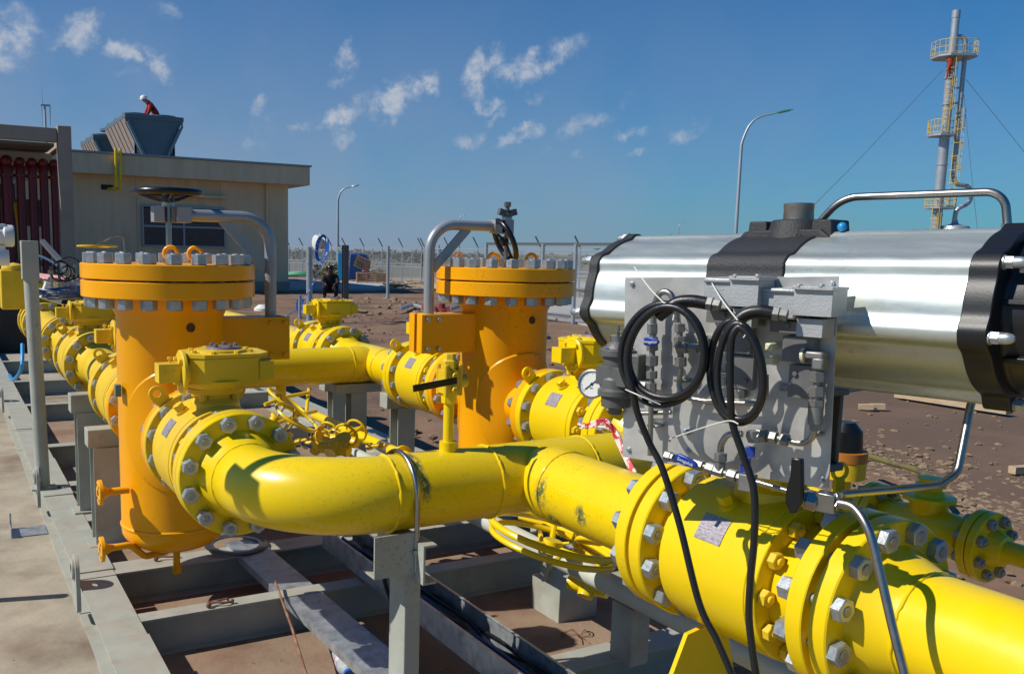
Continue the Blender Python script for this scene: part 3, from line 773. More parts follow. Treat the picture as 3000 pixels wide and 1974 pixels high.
b = MB(); b.add([tuple(q1), (1.62, 1.50, PZ - .17), (1.72, 1.50, -1.22), (q2.x - .05, 1.50, -1.22), (q1.x, 1.488, q1.z), (1.62, 1.488, PZ - .17), (1.72, 1.488, -1.22), (q2.x - .05, 1.488, -1.22)], [(0, 1, 2, 3), (7, 6, 5, 4), (0, 4, 5, 1), (1, 5, 6, 2), (2, 6, 7, 3), (3, 7, 4, 0)])
b.build('foot', M_YEL, v3, world=True)
MB().box(q2.x - .10, 1.78, 1.36, 1.62, -1.235, -1.222).build('foot_plate', M_YEL, v3, world=True)

# ---------------------------------------------------------------- filter vessels
def vessel(loc, side, label, wheel):
    t = thing('filter_vessel', loc, label, 'filter vessel', 'amber filter vessels')
    R0, RF = .203, .324
    zfT, zfG, zfB = -.062, -.122, -.187          # flange top, gap, bottom (eye based)
    z0 = -loc[2]
    def Z(z): return z + z0
    b = MB(); zc = -1.105
    pr = [(0, Z(-1.105 - .088))] + [(R0 * sin(a), Z(zc) - .088 * cos(a) - .0) for a in [pi / 2 * i / 10 for i in range(1, 11)]]
    pr = [(0, Z(zc - .095))] + [(R0 * sin(a), Z(zc) - .095 * cos(a)) for a in [pi / 2 * i / 10 for i in range(1, 11)]]
    pr += [(R0, Z(zc + .016)), (R0 + .004, Z(zc + .020)), (R0 + .005, Z(zc + .026)), (R0, Z(zc + .031)), (R0, Z(-.26)), (R0 + .012, Z(-.235)), (R0 + .030, Z(zfB) - .002)]
    b.lathe((0, 0, 0), (0, 0, 1), pr, 72); b.build('shell', M_ORG, t)
    for nm, a_, b_ in (('body_flange', zfB, zfG - .003), ('cover_flange', zfG + .003, zfT)):
        MB().lathe((0, 0, 0), (0, 0, 1), [(0, Z(a_)), (RF - .003, Z(a_)), (RF, Z(a_) + .003), (RF, Z(b_) - .003), (RF - .003, Z(b_)), (0, Z(b_))], 96).build(nm, M_ORG, t)
    MB().lathe((0, 0, 0), (0, 0, 1), [(0, Z(zfG - .0035)), (.27, Z(zfG - .0035)), (.27, Z(zfG + .0035)), (0, Z(zfG + .0035))], 64).build('gasket', M_GASK, t)
    bolts(t, (0, 0, Z((zfT + zfB) / 2)), (0, 0, 1), .286, 20, 9, zfT - zfB + .001, .031)
    # nozzles on both sides, with reinforcing pads
    for s_ in (-1, 1):
        n_ = MB().lathe((0, s_ * .40, 0 + Z(PZ)), (0, -s_, 0), wn_prof()[:7] + [(.124, FT), (.108, .058), (.1035, .085), (.1035, .23)], 56).build('nozzle', M_ORG, t)
        # the pad: a disc bent round the shell
        p = MB(); vs = []; n = 40
        for rr, off in ((.10, .007), (.17, .007), (.238, .007), (.245, .001)):
            for i in range(n):
                a = 2 * pi * i / n; x = rr * cos(a) * 1.0; z = rr * sin(a)
                ang = x / R0; vs.append(((R0 + off) * sin(ang), s_ * (R0 + off) * cos(ang), Z(PZ) + z))
        fs = [(k * n + i, k * n + (i + 1) % n, (k + 1) * n + (i + 1) % n, (k + 1) * n + i) for k in range(3) for i in range(n)]
        p.add(vs, fs); p.build('reinforcing_pad', M_ORG, n_)
    # eye bolts, plug hole
    for a in (1.25, -.55):
        e = V((.115 * cos(a) - .0, .115 * sin(a), Z(zfT)))
        if side < 0: e = V((-.10 if a > 0 else .11, -.05, Z(zfT)))
        else: e = V((-.02 if a > 0 else .075, -.12 if a > 0 else -.10, Z(zfT)))
        b = MB(); b.cyl(e, e + V((0, 0, .018)), .016, n=14); b.torus(e + V((0, 0, .040)), V((.35, 1, 0)), .0235, .0078, 28, 10); b.build('eye_bolt', M_ORG, t)
    d = V((.15, -.99, 0)).normalized() if side > 0 else V((.10, -.99, 0)).normalized()
    b = MB(); b.lathe(d * (R0 - .004) + V((0, 0, Z(-.295))), d, [(.0, .0055), (.010, .006), (.012, .009), (.016, .0085), (.018, .003)], 20); b.build('plug_socket', mat('socket_dark', (0.10, 0.03, 0.005), .5), t)
    # bracket box of the davit
    b = MB(); x0, x1 = (.12, .465) if side > 0 else (-.47, -.12)
    b.box(x0, x1, -.062, -.050, Z(-.445), Z(-.272)); b.box(x0, x1, .050, .062, Z(-.445), Z(-.272))
    b.box(x0 if side > 0 else x0 + .034, x1 - .034 if side > 0 else x1, -.050, .050, Z(-.284), Z(-.273))
    if side < 0: b.box(x0, x0 + .012, -.050, -.012, Z(-.445), Z(-.272)); b.box(x0, x0 + .012, .012, .050, Z(-.445), Z(-.272))
    else: b.box(x1 - .012, x1, -.050, .050, Z(-.445), Z(-.272))
    br = b.build('davit_bracket', M_ORG, t, bev=.0015)
    xs = (.385, .445) if side > 0 else (-.44, -.385)
    for xx in xs:
        for zz in (-.295, -.425): MB().hexn((xx, -.062, Z(zz)), (xx, -.073, Z(zz)), .019).build('bracket_bolt', M_ORG if side > 0 else M_ZINC, br)
    # the davit
    xd = side * .405; zt = .125
    dv = MB(); dv.tube(fillet([(xd, 0, Z(-.43)), (xd, 0, Z(zt)), (side * .055, 0, Z(zt))], .12, 12), .0235, 20)
    dvo = dv.build('davit_arm', M_DAVIT, t)
    g = MB(); a_, b_ = V((xd - side * .020, 0, Z(-.07))), V((side * .215, 0, Z(.108)))
    g.bar(a_, b_, .010, .036, up=(0, 1, 0)); 
    g = MB(); d_ = (b_ - a_).normalized(); nn = V((-d_.z, 0, d_.x)); g.obox((a_ + b_) / 2, d_, (0, 1, 0), nn, (b_ - a_).length / 2 + .006, .006, .020)
    g.build('gusset', M_DAVIT, dvo)
    g = MB(); g.box(side * .055 - .028, side * .055 + .028, -.030, .030, Z(zt - .030), Z(zt + .030)); g.box(-.060, -.020, -.03, .03, Z(zt - .030), Z(zt + .030)) if side > 0 else g.box(-.045, .020, -.03, .03, Z(zt - .033), Z(zt + .033))
    g.box(-.022, .03, .006, .03, Z(zt - .030), Z(zt + .030)); g.build('clamp_block', M_DAVIT, dvo, bev=.0015)
    g = MB(); g.cyl((0, 0, Z(zfT)), (0, 0, Z(zt + .05)), .011, n=14); g.hexn((0, 0, Z(zfT)), (0, 0, Z(zfT + .03)), .04); g.cyl((0, 0, Z(zt + .032)), (0, 0, Z(zt + .045)), .024); g.build('spindle', M_SST, t)
    if wheel:
        w = MB(); zc = zt + .083
        w.torus((0, 0, Z(zc)), (0, 0, 1), .122, .0130, 56, 12)
        for i in range(3):
            a = .5 + 2 * pi * i / 3; w.tube(smooth_pts([(.02 * cos(a), .02 * sin(a), Z(zc - .030)), (.06 * cos(a), .06 * sin(a), Z(zc - .022)), (.122 * cos(a), .122 * sin(a), Z(zc))], 4), .008, 8)
        w.lathe((0, 0, Z(zc - .042)), (0, 0, 1), [(0, 0), (.020, 0), (.024, .006), (.024, .03), (.018, .036), (0, .036)], 20)
        wo_ = w.build('handwheel', M_BLACK, t)
        MB().hexn((0, 0, Z(zc - .006)), (0, 0, Z(zc + .020)), .024).build('nut', M_ZINC, wo_)
    else:
        w = MB(); cc = V((-.028, -.03, Z(.060))); ax = V((.889, -.165, .41)).normalized()
        w.torus(cc, ax, .098, .0125, 48, 12)
        e1, e2, _ = frame(ax)
        w.lathe(cc - ax * .02, ax, [(0, 0), (.02, 0), (.02, .03), (0, .03)], 16)
        for i in range(3):
            a = .5 + 2 * pi * i / 3; w.tube([cc, cc + (e1 * cos(a) + e2 * sin(a)) * .098], .007, 8)
        w.build('handwheel', M_BLACK, t)
        w = MB(); w.cyl((0, 0, Z(zt + .03)), (0, 0, Z(zt + .065)), .022); w.cyl((0, 0, Z(zt + .05)), (0, 0, Z(zt + .098)), .010); w.hexn((0, 0, Z(zt + .092)), (0, 0, Z(zt + .114)), .028)
        for s2 in (-1, 1): w.obox((s2 * .030, 0, Z(zt + .066)), (1, 0, .3 * s2), (0, 1, 0), (-.3 * s2, 0, 1), .017, .012, .014)
        w.build('jacking_screw', M_DARKG, t)
    # small flanged nozzles low on the left side
    if side > 0:
        b = MB(); zz = Z(-.915)
        b.tube([(-.19, -.10, zz), (-.27, -.10, zz)], .014, 16); b.lathe((-.302, -.10, zz), (1, 0, 0), [(.012, 0), (.046, 0), (.048, .002), (.048, .014), (.026, .016), (.016, .035), (.014, .04)], 32)
        for i in range(4):
            a = pi / 4 + i * pi / 2; b.cyl((-.303, -.10 + .034 * cos(a), zz + .034 * sin(a)), (-.3005, -.10 + .034 * cos(a), zz + .034 * sin(a)), .006, n=10, mi=1)
        b.cyl((-.3035, -.10, zz), (-.3005, -.10, zz), .011, n=14, mi=1)
        b.build('instrument_nozzle', [M_ORG, mat('bore_dark', (0.02, 0.012, 0.005), .8)], t)
        b = MB(); zz = Z(-1.135)
        b.tube(fillet([(-.02, -.02, Z(-1.19)), (-.04, -.02, Z(-1.205)), (-.13, -.06, Z(-1.20)), (-.19, -.09, zz), (-.27, -.10, zz)], .04, 5), .013, 14)
        b.lathe((-.302, -.10, zz), (1, 0, 0), [(.012, 0), (.046, 0), (.048, .002), (.048, .014), (.026, .016), (.016, .035), (.014, .04)], 32)
        for i in range(4):
            a = pi / 4 + i * pi / 2; b.cyl((-.303, -.10 + .034 * cos(a), zz + .034 * sin(a)), (-.3005, -.10 + .034 * cos(a), zz + .034 * sin(a)), .006, n=10, mi=1)
        b.cyl((0, -.02, Z(-1.17)), (0, -.02, Z(-1.275)), .014, n=16); b.cyl((0, -.02, Z(-1.275)), (0, -.02, Z(-1.30)), .018, n=16)
        b.build('drain_pipe', [M_ORG, MATS['bore_dark']], t)
        b = MB(); b.box(-R0 - .022, -R0 + .0, -.075, -.045, Z(-.56), Z(-.515)); b.build('label_bracket', M_TEAL, t, bev=.002)
    else:
        b = MB(); b.cyl((0, 0, Z(-1.17)), (0, 0, Z(-1.29)), .014, n=16); b.build('drain_pipe', M_ORG, t)
    return t
vessel((PX1, 3.60, GZ), 1, 'amber filter vessel at the left, with black handwheel and silver davit above', True)
vessel((PX2, 3.60, GZ), -1, 'amber filter vessel near the middle, its davit standing on the left side', False)

# ---------------------------------------------------------------- actuator and instrument panel on the front valve
AC = V((1.6, 1.36, 0)); AD = V((-.32110, .94705, 0)); AN = V((-.94705, -.32110, 0))
def PL(px, py, off):                             # point of the upright plane 'off' metres in front of the actuator axis
    if off >= .195: off += .035
    r = ray(px, py); return r * ((AC + AN * off).dot(AN) / r.dot(AN))
def S(px, py, off): return (PL(px, py, off) - AC).dot(AD)

ZA = radians(10.58); BD = V((-sin(ZA), cos(ZA), 0)); BN = V((-cos(ZA), -sin(ZA), 0))
def S2(px, py, off):
    r = ray(px, py); return (r * ((AC + BN * off).dot(BN) / r.dot(BN)) - AC).dot(BD)
act = thing('pneumatic_actuator', (1.6, 1.36, -.095), 'large silver ribbed pneumatic actuator with black ends above the front valve', 'actuator')
act.rotation_euler = (radians(-.9), 0, ZA)
def degrees_(x): return x * 180 / pi
# the profile's ribs: angle from the camera side upwards and radius, as (angle, radius)
RIBS = [(radians(180 - a), r) for a, r in ((82, .153), (31, .181), (-10, .193), (-74, .168), (140, .150), (190, .158), (232, .160))]
LOBES = [r[0] for r in RIBS]
def base_r(a, k=0.0):
    A_, B_ = .166 + k, .141 + k                  # oval section shifted a little to the camera side
    x, z = cos(a), sin(a); r = 1 / sqrt((x / A_) ** 2 + (z / B_) ** 2); return r - .012 * x
def lobed(grow=0.0, w=6.5, n=256):
    P = []
    for i in range(n):
        a = 2 * pi * i / n; r = base_r(a, grow)
        for l, rl in RIBS:
            q = degrees_(abs((a - l + pi) % (2 * pi) - pi)) / w
            if q < 3: r = max(r, base_r(a, grow) + (rl + grow - base_r(l, grow)) * math.exp(-q ** 3.0))
        P.append((r * cos(a), r * sin(a)))
    return P
def ext(mb, poly, y0, y1, mi=0, sc1=1.0):        # extrude an x-z outline along y, optionally scaled at the far end
    n = len(poly); vs = [(x, y0, z) for x, z in poly] + [(x * sc1, y1, z * sc1) for x, z in poly]
    mb.add(vs, [tuple(range(n)), tuple(range(2 * n - 1, n - 1, -1))] + [(i, i + n, (i + 1) % n + n, (i + 1) % n) for i in range(n)], mi)
sB0, sB1 = S2(1828, 620, .157), S2(1648, 620, .157)
barrel = lobed()
for (a, b_) in ((-.422, sB0 - .001), (sB1 + .001, .390)):
    m_ = MB(); ext(m_, barrel, a, b_); m_.build('barrel', M_ALU, act, ang=50)
m_ = MB(); ext(m_, lobed(.004, 7.2), sB0, sB1)
cb = m_.build('centre_housing', M_CAST, act, ang=50, bev=.003)
m_ = MB(); zc = .148; ym = (sB0 + sB1) / 2 - .02
m_.prism([(-.12, .0), (-.075, .034), (.075, .034), (.12, .0)], (-.05, ym, zc - .026), (0, 1, 0), (0, 0, 1), .10)
for k in (-1, 1):
    m_.prism([(-.024, 0), (-.020, .034), (.020, .034), (.024, 0)], (-.038, ym + k * .072, zc - .006), (0, 1, 0), (0, 0, 1), .076)
    m_.prism([(-.036, 0), (-.010, .030), (.010, .030), (.022, 0)], (-.080, ym + k * .045, zc - .055), (0, 1, 0), (.7, 0, 1), .022)
m_.lathe((0, ym, zc - .02), (0, 0, 1), [(0, 0), (.068, 0), (.054, .046), (.052, .050), (0, .050)], 28)
m_.build('top_pad', M_CAST, cb, bev=.003)
m_ = MB(); m_.lathe((0, ym, zc + .02), (0, 0, 1), [(0, 0), (.036, 0), (.036, .006), (.031, .008), (.030, .034), (.031, .036), (.031, .044), (.026, .045), (.024, .036), (0, .036)], 36); m_.build('stem_boss', mat('dull_steel', (.30, .28, .26), .4, .8, var=.15, vscale=50), cb)
m_ = MB(); m_.sphere((-.03, ym - .112, zc + .012), .0095); m_.build('breather_cap', M_CYAN, cb)
for sg, y0, tk in ((-1, -.422, .046), (1, .390, .026)):
    m_ = MB(); ext(m_, lobed(.008 if sg < 0 else .005, 8.2), y0, y0 + sg * tk)
    if sg < 0:
        m_.lathe((-.008, y0 - tk, 0), (0, -1, 0), [(.140, 0), (.140, .006), (.134, .012), (.133, .055), (.124, .095), (.10, .118), (.05, .128), (0, .130)], 72)
        for k in range(7):
            a = LOBES[k] + .36; m_.obox((.137 * cos(a) - .008, y0 - tk - .035, .137 * sin(a)), (cos(a), 0, sin(a)), (0, 1, 0), (-sin(a), 0, cos(a)), .006, .032, .005)
    else: m_.lathe((-.008, y0 + tk, 0), (0, 1, 0), [(.125, 0), (.120, .006), (0, .007)], 64)
    ec = m_.build('end_cap', M_CAST if sg > 0 else mat('black_end_cap', (0.009, 0.009, 0.010), .42, bump=.06, bscale=260, var=.1), act, ang=50, bev=.002)
    for l, rl in RIBS:
        c = V(((rl - .006) * cos(l), y0 + sg * tk, (rl - .006) * sin(l))); u = V((0, sg, 0))
        q = MB(); q.lathe(c, u, [(0, 0), (.0125, 0), (.0125, .0025), (0, .0025)], 16); q.hexn(c + u * .002, c + u * .016, .0195); q.lathe(c + u * .015, u, [(.0098, 0), (.0098, .010), (.008, .018), (.0045, .022), (0, .0232)], 18)
        q.build('cap_nut', M_ZINC, ec)
# bracket between valve and actuator
m_ = MB(); m_.box(1.50, 1.70, 1.26, 1.46, PZ + .234, PZ + .25); m_.box(1.50, 1.70, 1.26, 1.46, -.285, -.27)
for k in (-1, 1): m_.box(1.6 + k * .09 - .006, 1.6 + k * .09 + .006, 1.27, 1.45, PZ + .25, -.285)
m_.cyl((1.6, 1.36, PZ + .23), (1.6, 1.36, -.26), .03)
m_.build('mounting_bracket', M_DARKG, act, bev=.003, world=False) if False else None
mbk = MB(); mbk.__dict__.update(m_.__dict__)
o_ = mbk.build('mounting_bracket', M_DARKG, None, bev=.003); o_.parent = act
bpy.context.view_layer.update(); o_.matrix_parent_inverse = act.matrix_world.inverted()

def tube_px(parent, pts, r, m, fr=.02, name='tube', n=12, mb=None, sm=False):
    P = [PL(*p) for p in pts]; P = smooth_pts(P, 8) if sm else fillet(P, fr, 8)
    if mb is not None: mb.tube(P, r, n); return mb
    return MB().tube(P, r, n).build(name, m, parent, world=True)
# the stainless tube that loops over the actuator
ring = thing('air_tube', (1.6, 1.36, .15), 'bent stainless tube looping over the top of the silver actuator', 'tube')
P = [PL(1880, 560, -.06), PL(1897, 525, -.06), PL(1958, 459, -.06), PL(2335, 445, -.06), PL(2342, 525, -.06), PL(2342, 560, -.06)]
MB().tube(fillet(P, .075, 12), .0078, 16).build('tube', M_SST, ring, world=True)
MB().hexn(P[-2] - V((0, 0, .012)), P[-2] + V((0, 0, .004)), .022).build('tube_nut', M_SST, ring, world=True)
low = thing('air_tube', (1.6, 1.36, -.5), 'stainless tube bending from under the actuator back to the black handled valve', 'tube')
P = [PL(2268, 900, .06), PL(2255, 945, .07), PL(2225, 1098, .12), PL(2180, 1128, .16), PL(1955, 1148, .27)]
MB().tube(fillet(P, .035, 10), .0072, 16).build('tube', M_SST, low, world=True)
dn = thing('air_tube', (1.45, 1.1, -.6), 'polished tube dropping from the black handled valve across the big flange', 'tube')
P = [PL(1945, 1168, .27), PL(1985, 1180, .275), PL(2020, 1235, .29), PL(2045, 1330, .30), PL(2078, 1470, .315), PL(2112, 1600, .33)]
MB().tube(smooth_pts(P, 8), .0078, 16).build('tube', M_SST, dn, world=True)

pn = thing('instrument_board', tuple(PL(1700, 1100, .20)), 'flat grey metal instrument panel with valves and tubing before the silver actuator', 'control panel')
pn_loc = pn.location.copy()
OFF = .205
c4 = [PL(1453, 645, OFF), PL(1950, 642, OFF), PL(1926, 1135, OFF), PL(1447, 1061, OFF)]
vs = [p for p in c4] + [p - AN * .003 for p in c4]
MB().add(vs, [(0, 1, 2, 3), (7, 6, 5, 4), (0, 4, 5, 1), (1, 5, 6, 2), (2, 6, 7, 3), (3, 7, 4, 0)]).build('plate', M_PLATE, pn, world=True)
EZ = V((0, 0, 1))
def pbox(mb, x0, y0, x1, y1, o0, o1, mi=0):      # box over a px rectangle, from offset o0 to o1, front face sized at o1
    a, b_ = PL(x0, y0, o1), PL(x1, y1, o1); c = (a + b_) / 2
    hw = abs((b_ - a).dot(AD)) / 2; hh = abs(b_.z - a.z) / 2
    return mb.obox(c - AN * ((o1 - o0) / 2), AD, AN, EZ, hw, (o1 - o0) / 2, hh, mi)
def hexs(mb, pts, afs):                          # chain of fitting pieces along px points
    for (p, q, af) in zip(pts[:-1], pts[1:], afs):
        a, b_ = PL(*p), PL(*q)
        if af > 0: mb.hexn(a, b_, af)
        else: mb.cyl(a, b_, -af / 2, n=16)
    return mb
def solenoid(x0, y0, w, h, label):
    b = MB(); pbox(b, x0 + w * .0, y0 + h * .10, x0 + w * .62, y0 + h * .60, .21, .262); pbox(b, x0, y0, x0 + w * .64, y0 + h * .13, .21, .270)
    return b
# two limit switch / solenoid heads
for (x0, y0, nm) in ((1612, 645, 0), (1760, 668, 1)):
    g = MB()
    pbox(g, x0 + (0 if nm else 25), y0 + 5, x0 + 85, y0 + 75, .208, .262)
    pbox(g, x0 - 2 + (0 if nm else 25), y0, x0 + 88, y0 + 14, .208, .268)
    h_ = g.build('solenoid_head', M_CASTA, pn, bev=.003, world=True)
    g = MB(); pbox(g, x0 + 86, y0 + 3, x0 + 172 - (24 if not nm else 0), y0 + 70, .208, .282); pbox(g, x0 + 92, y0 + 71, x0 + 150 - (16 if not nm else 0), y0 + 118, .208, .268)
    pbox(g, x0 + 82, y0 - 4, x0 + 176 - (24 if not nm else 0), y0 + 8, .208, .290)
    for k in range(2):
        for (fx, fy) in ((98 + 52 * k, 0),): 
            q = PL(x0 + fx, y0 + fy, .286); g.hexn(q, q + EZ * .006, .010)
    g.build('solenoid_coil', M_CASTA, pn, bev=.0035, world=True)
    g = MB(); pbox(g, x0 + 30, y0 + 76, x0 + 150, y0 + 112, .208, .240); pbox(g, x0 + 60, y0 + 112, x0 + 130, y0 + 178, .208, .230); pbox(g, x0 + 75, y0 + 178, x0 + 135, y0 + 262, .208, .222)
    for (fx, fy) in ((70, 88), (140, 100), (88, 200), (120, 240)):
        q = PL(x0 + fx, y0 + fy, .242 if fy < 112 else .223); g.hexn(q - AN * .01, q + AN * .004, .009)
    g.build('valve_body', mat('grey_valve_block', (0.20, 0.20, 0.20), .42, .5, var=.12, vscale=30), pn, bev=.002, world=True)
g = MB()
for (fx, fy) in ((1786, 806), (1786, 838)):
    pbox(g, fx - 8, fy - 9, fx + 8, fy + 9, .215, .245)
g.build('plug_connector', M_IVORY, pn, bev=.002, world=True)
for (fx, fy) in ((1724, 912), (1597, 1003)):
    g = MB(); q = PL(fx, fy, .207); g.hexn(q, q + AN * .008, .013); g.cyl(q, q + AN * .014, .003, n=8); g.build('panel_bolt', M_ZINC, pn, world=True)
g = MB(); pbox(g, 1570, 772, 1700, 808, .206, .212); g.build('panel_strip', M_PLATE, pn, world=True)
# more small parts on the panel: clips, screws, a tag and the film edge
for (fx, fy) in ((1470, 660), (1935, 660), (1462, 1045), (1912, 1112), (1600, 1046), (1860, 770), (1490, 1000)):
    g = MB(); q = PL(fx, fy, .2055); g.hexn(q - AN * .001, q + AN * .0045, .0095); g.cyl(q, q + AN * .0065, .0022, n=8); g.build('panel_screw', M_ZINC, pn, world=True)
for (fx, fy) in ((1516, 990), (1579, 885), (1892, 1010), (1700, 936)):
    g = MB(); pbox(g, fx - 13, fy - 5, fx + 13, fy + 5, .206, .232); g.build('tube_clip', M_SST, pn, bev=.001, world=True)
tube_px(pn, [(1640, 780, .222), (1640, 850, .222), (1668, 872, .222), (1700, 872, .222)], .005, M_SST, .018)
tube_px(pn, [(1560, 958, .222), (1490, 960, .222)], .005, M_SST, .018)
g = MB(); pbox(g, 1812, 890, 1850, 912, .206, .208); g.build('tag_plate', M_NP, pn, world=True)
# tubing and fittings
U = .235
tube_px(pn, [(1519, 800, U), (1519, 715, U), (1533, 678, U), (1558, 678, U), (1572, 715, U), (1575, 750, U)], .0065, M_SST, .02)
g = MB(); hexs(g, [(1516, 752, U), (1516, 776, U), (1516, 783, U), (1516, 815, U), (1516, 826, U), (1515, 850, U), (1515, 862, U), (1515, 880, U), (1514, 890, U), (1514, 912, U)], [.019, -.012, .021, -.012, .022, -.010, .020, -.011, .019])
g.build('fitting_column', M_FIT, pn, world=True)
tube_px(pn, [(1514, 905, U), (1511, 1058, U)], .0055, M_SST)
g = MB(); hexs(g, [(1580, 752, U), (1580, 772, U), (1580, 782, U), (1581, 802, U), (1581, 806, U), (1582, 830, U), (1582, 852, U)], [.019, -.012, .022, .026, -.013, .021]); hexs(g, [(1575, 808, U), (1600, 808, U), (1622, 810, U)], [.022, .017])
g.build('fitting_column', M_FIT, pn, world=True)
tube_px(pn, [(1582, 850, U), (1577, 905, U), (1600, 925, U), (1640, 932, U), (1660, 931, U)], .0055, M_SST, .03)
tube_px(pn, [(1640, 934, U), (1770, 938, U), (1780, 915, U), (1780, 870, U)], .0055, M_SST, .02)
g = MB(); hexs(g, [(1720, 905, .215), (1720, 925, .215)], [.02]); pbox(g, 1480, 885, 1512, 908, .22, .24); hexs(g, [(1480, 896, U), (1505, 897, U)], [.019]); g.build('fitting_block', M_FIT, pn, bev=.001, world=True)
g = MB(); pbox(g, 1870, 815, 1912, 838, .225, .250); pbox(g, 1886, 830, 1912, 862, .225, .250); q = PL(1866, 826, .238); g.cyl(q, PL(1876, 826, .238), .012, n=18); g.build('elbow_fitting', M_FIT, pn, bev=.004, world=True)
g = MB(); q = PL(1864, 826, .238); g.cyl(q, PL(1871, 826, .238), .0135, n=18); g.build('seal_ring', M_IVORY, pn, world=True)
g = MB(); U2 = .238; hexs(g, [(1899, 862, U2), (1899, 888, U2), (1898, 898, U2), (1898, 922, U2), (1897, 928, U2), (1896, 945, U2), (1895, 985, U2), (1894, 1000, U2)], [.024, -.013, .024, -.016, .025, -.027, .020]); g.build('filter_cartridge', M_FIT, pn, world=True)
tube_px(pn, [(1893, 995, U2), (1890, 1015, U2), (1868, 1032, U2), (1820, 1022, U2)], .0062, M_SST, .028)
g = MB(); hexs(g, [(1833, 1024, U2), (1815, 1019, U2), (1806, 1018, U2), (1790, 1015, U2), (1782, 1013, U2), (1760, 1012, U2), (1738, 1012, U2)], [.021, -.012, .022, -.013, .024, .018]); 
for (a_, b_) in (((1752, 1000), (1752, 1028)),): hexs(g, [(*a_, .245), (*b_, .245)], [.020])
g.build('valve_fittings', M_FIT, pn, world=True)
tube_px(pn, [(1725, 1008, U2), (1690, 1008, U2), (1676, 1032, U2), (1674, 1058, U2)], .0066, M_SST, .02)
F = .262
g = MB(); hexs(g, [(1546, 1058, F), (1560, 1062, F), (1575, 1066, F)], [.019, .016]); g.build('end_fitting', M_FIT, pn, world=True); g = MB()
hexs(g, [(1612, 1076, F), (1634, 1083, F), (1642, 1085, F), (1660, 1091, F), (1682, 1098, F), (1692, 1101, F), (1712, 1107, F), (1722, 1110, F)], [.018, -.012, .020, .019, -.013, .021, .014]); hexs(g, [(1673, 1093, F), (1674, 1072, F), (1675, 1052, F)], [.018, .022])
g.build('valve_fittings', M_FIT, pn, world=True)
tube_px(pn, [(1700, 1105, F), (1768, 1122, F), (1850, 1146, F)], .0058, M_SST)
g = MB(); q = PL(1738, 1120, F); g.obox(q, AD, AN, EZ, .014, .012, .016); hexs(g, [(1740, 1128, F), (1756, 1136, F)], [.018]); g.build('ball_valve_block', M_FIT, pn, bev=.002, world=True)

def text_mesh(s_, size, o, ex, ez, m, parent, off=.0004):
    cu = bpy.data.curves.new('lettering', 'FONT'); cu.body = s_; cu.size = size; cu.align_x = 'CENTER'; cu.align_y = 'CENTER'; cu.extrude = .0002
    to = bpy.data.objects.new('lettering', cu); COL.objects.link(to); bpy.context.view_layer.update()
    me = bpy.data.meshes.new_from_object(to.evaluated_get(bpy.context.evaluated_depsgraph_get()))
    bpy.data.objects.remove(to); me.materials.clear(); me.materials.append(m)
    ex, ez = V(ex).normalized(), V(ez).normalized(); nn = ex.cross(ez)
    M_ = Matrix((ex, ez, nn)).transposed().to_4x4(); M_.translation = V(o) + nn * off
    if parent: M_.translation -= parent.location
    me.transform(M_)
    ob = bpy.data.objects.new('lettering', me); COL.objects.link(ob); ob.parent = parent; return ob
def blue_handle(a, b_, off, w, brand=True):
    A_, B_ = PL(*a, off), PL(*b_, off); d = (B_ - A_).normalized(); L = (B_ - A_).length; u = AN.cross(d).normalized()
    if u.z < 0: u = -u
    poly = [(0, -.2 * w), (.10 * L, -.46 * w), (.5 * L, -.5 * w), (.85 * L, -.36 * w), (L, 0), (.85 * L, .36 * w), (.5 * L, .5 * w), (.10 * L, .46 * w), (0, .2 * w)]
    g = MB(); nn = d.cross(u); s_ = 1 if nn.dot(AN) > 0 else -1
    g.prism(poly, A_ - AN * .004, d, u, .008 * s_)
    h = g.build('handle', M_BLUE, pn, bev=.002, world=True)
    if brand:
        t = text_mesh('Swagelok', w * .50, (A_ + B_) / 2 + AN * .0058, d, u, M_WHITE, pn)
        t.parent = h; t.location = (0, 0, 0)
blue_handle((1570, 1060), (1622, 1084), .275, .019)
blue_handle((1496, 793), (1533, 795), .258, .018)
# hanging blue lever with two holes
g = MB(); pbox(g, 1734, 1036, 1752, 1062, .250, .256); pbox(g, 1722, 1060, 1740, 1108, .250, .256); g.build('handle', M_BLUE, pn, bev=.0015, world=True)
# black handled three way valve at the lower right corner
bv = thing('lever_valve', tuple(PL(1900, 1165, .27)), 'small stainless valve with broad black lever at the lower panel corner', 'valve')
g = MB(); q = PL(1905, 1166, .27); g.hexn(PL(1872, 1158, .275), PL(1900, 1166, .27), .034); g.cyl(PL(1866, 1157, .277), PL(1874, 1159, .275), .015, n=20); g.obox(PL(1922, 1166, .268), AD, AN, EZ, .017, .014, .017)
g.hexn(PL(1930, 1162, .268), PL(1952, 1152, .268), .016); g.hexn(PL(1930, 1170, .27), PL(1950, 1175, .272), .016); g.hexn(PL(1850, 1147, .262), PL(1868, 1153, .268), .016)
g.build('body', M_SST, bv, bev=.0015, world=True)
poly = [(-12, 0), (12, 0), (17, 60), (19, 100), (10, 132), (-5, 136), (-18, 110), (-19, 82), (-12, 45)]
A_ = PL(1858, 1062, .300); ks = 1.26 / FPX * 1.60
g = MB(); g.prism([(x * ks * 1.05, -y * ks) for x, y in poly], A_ - AN * .0, -AD, EZ, .014)
g.obox(PL(1850, 1150, .292), AD, AN, EZ, .010, .012, .012)
g.build('lever', M_BLACK, bv, bev=.003, world=True)

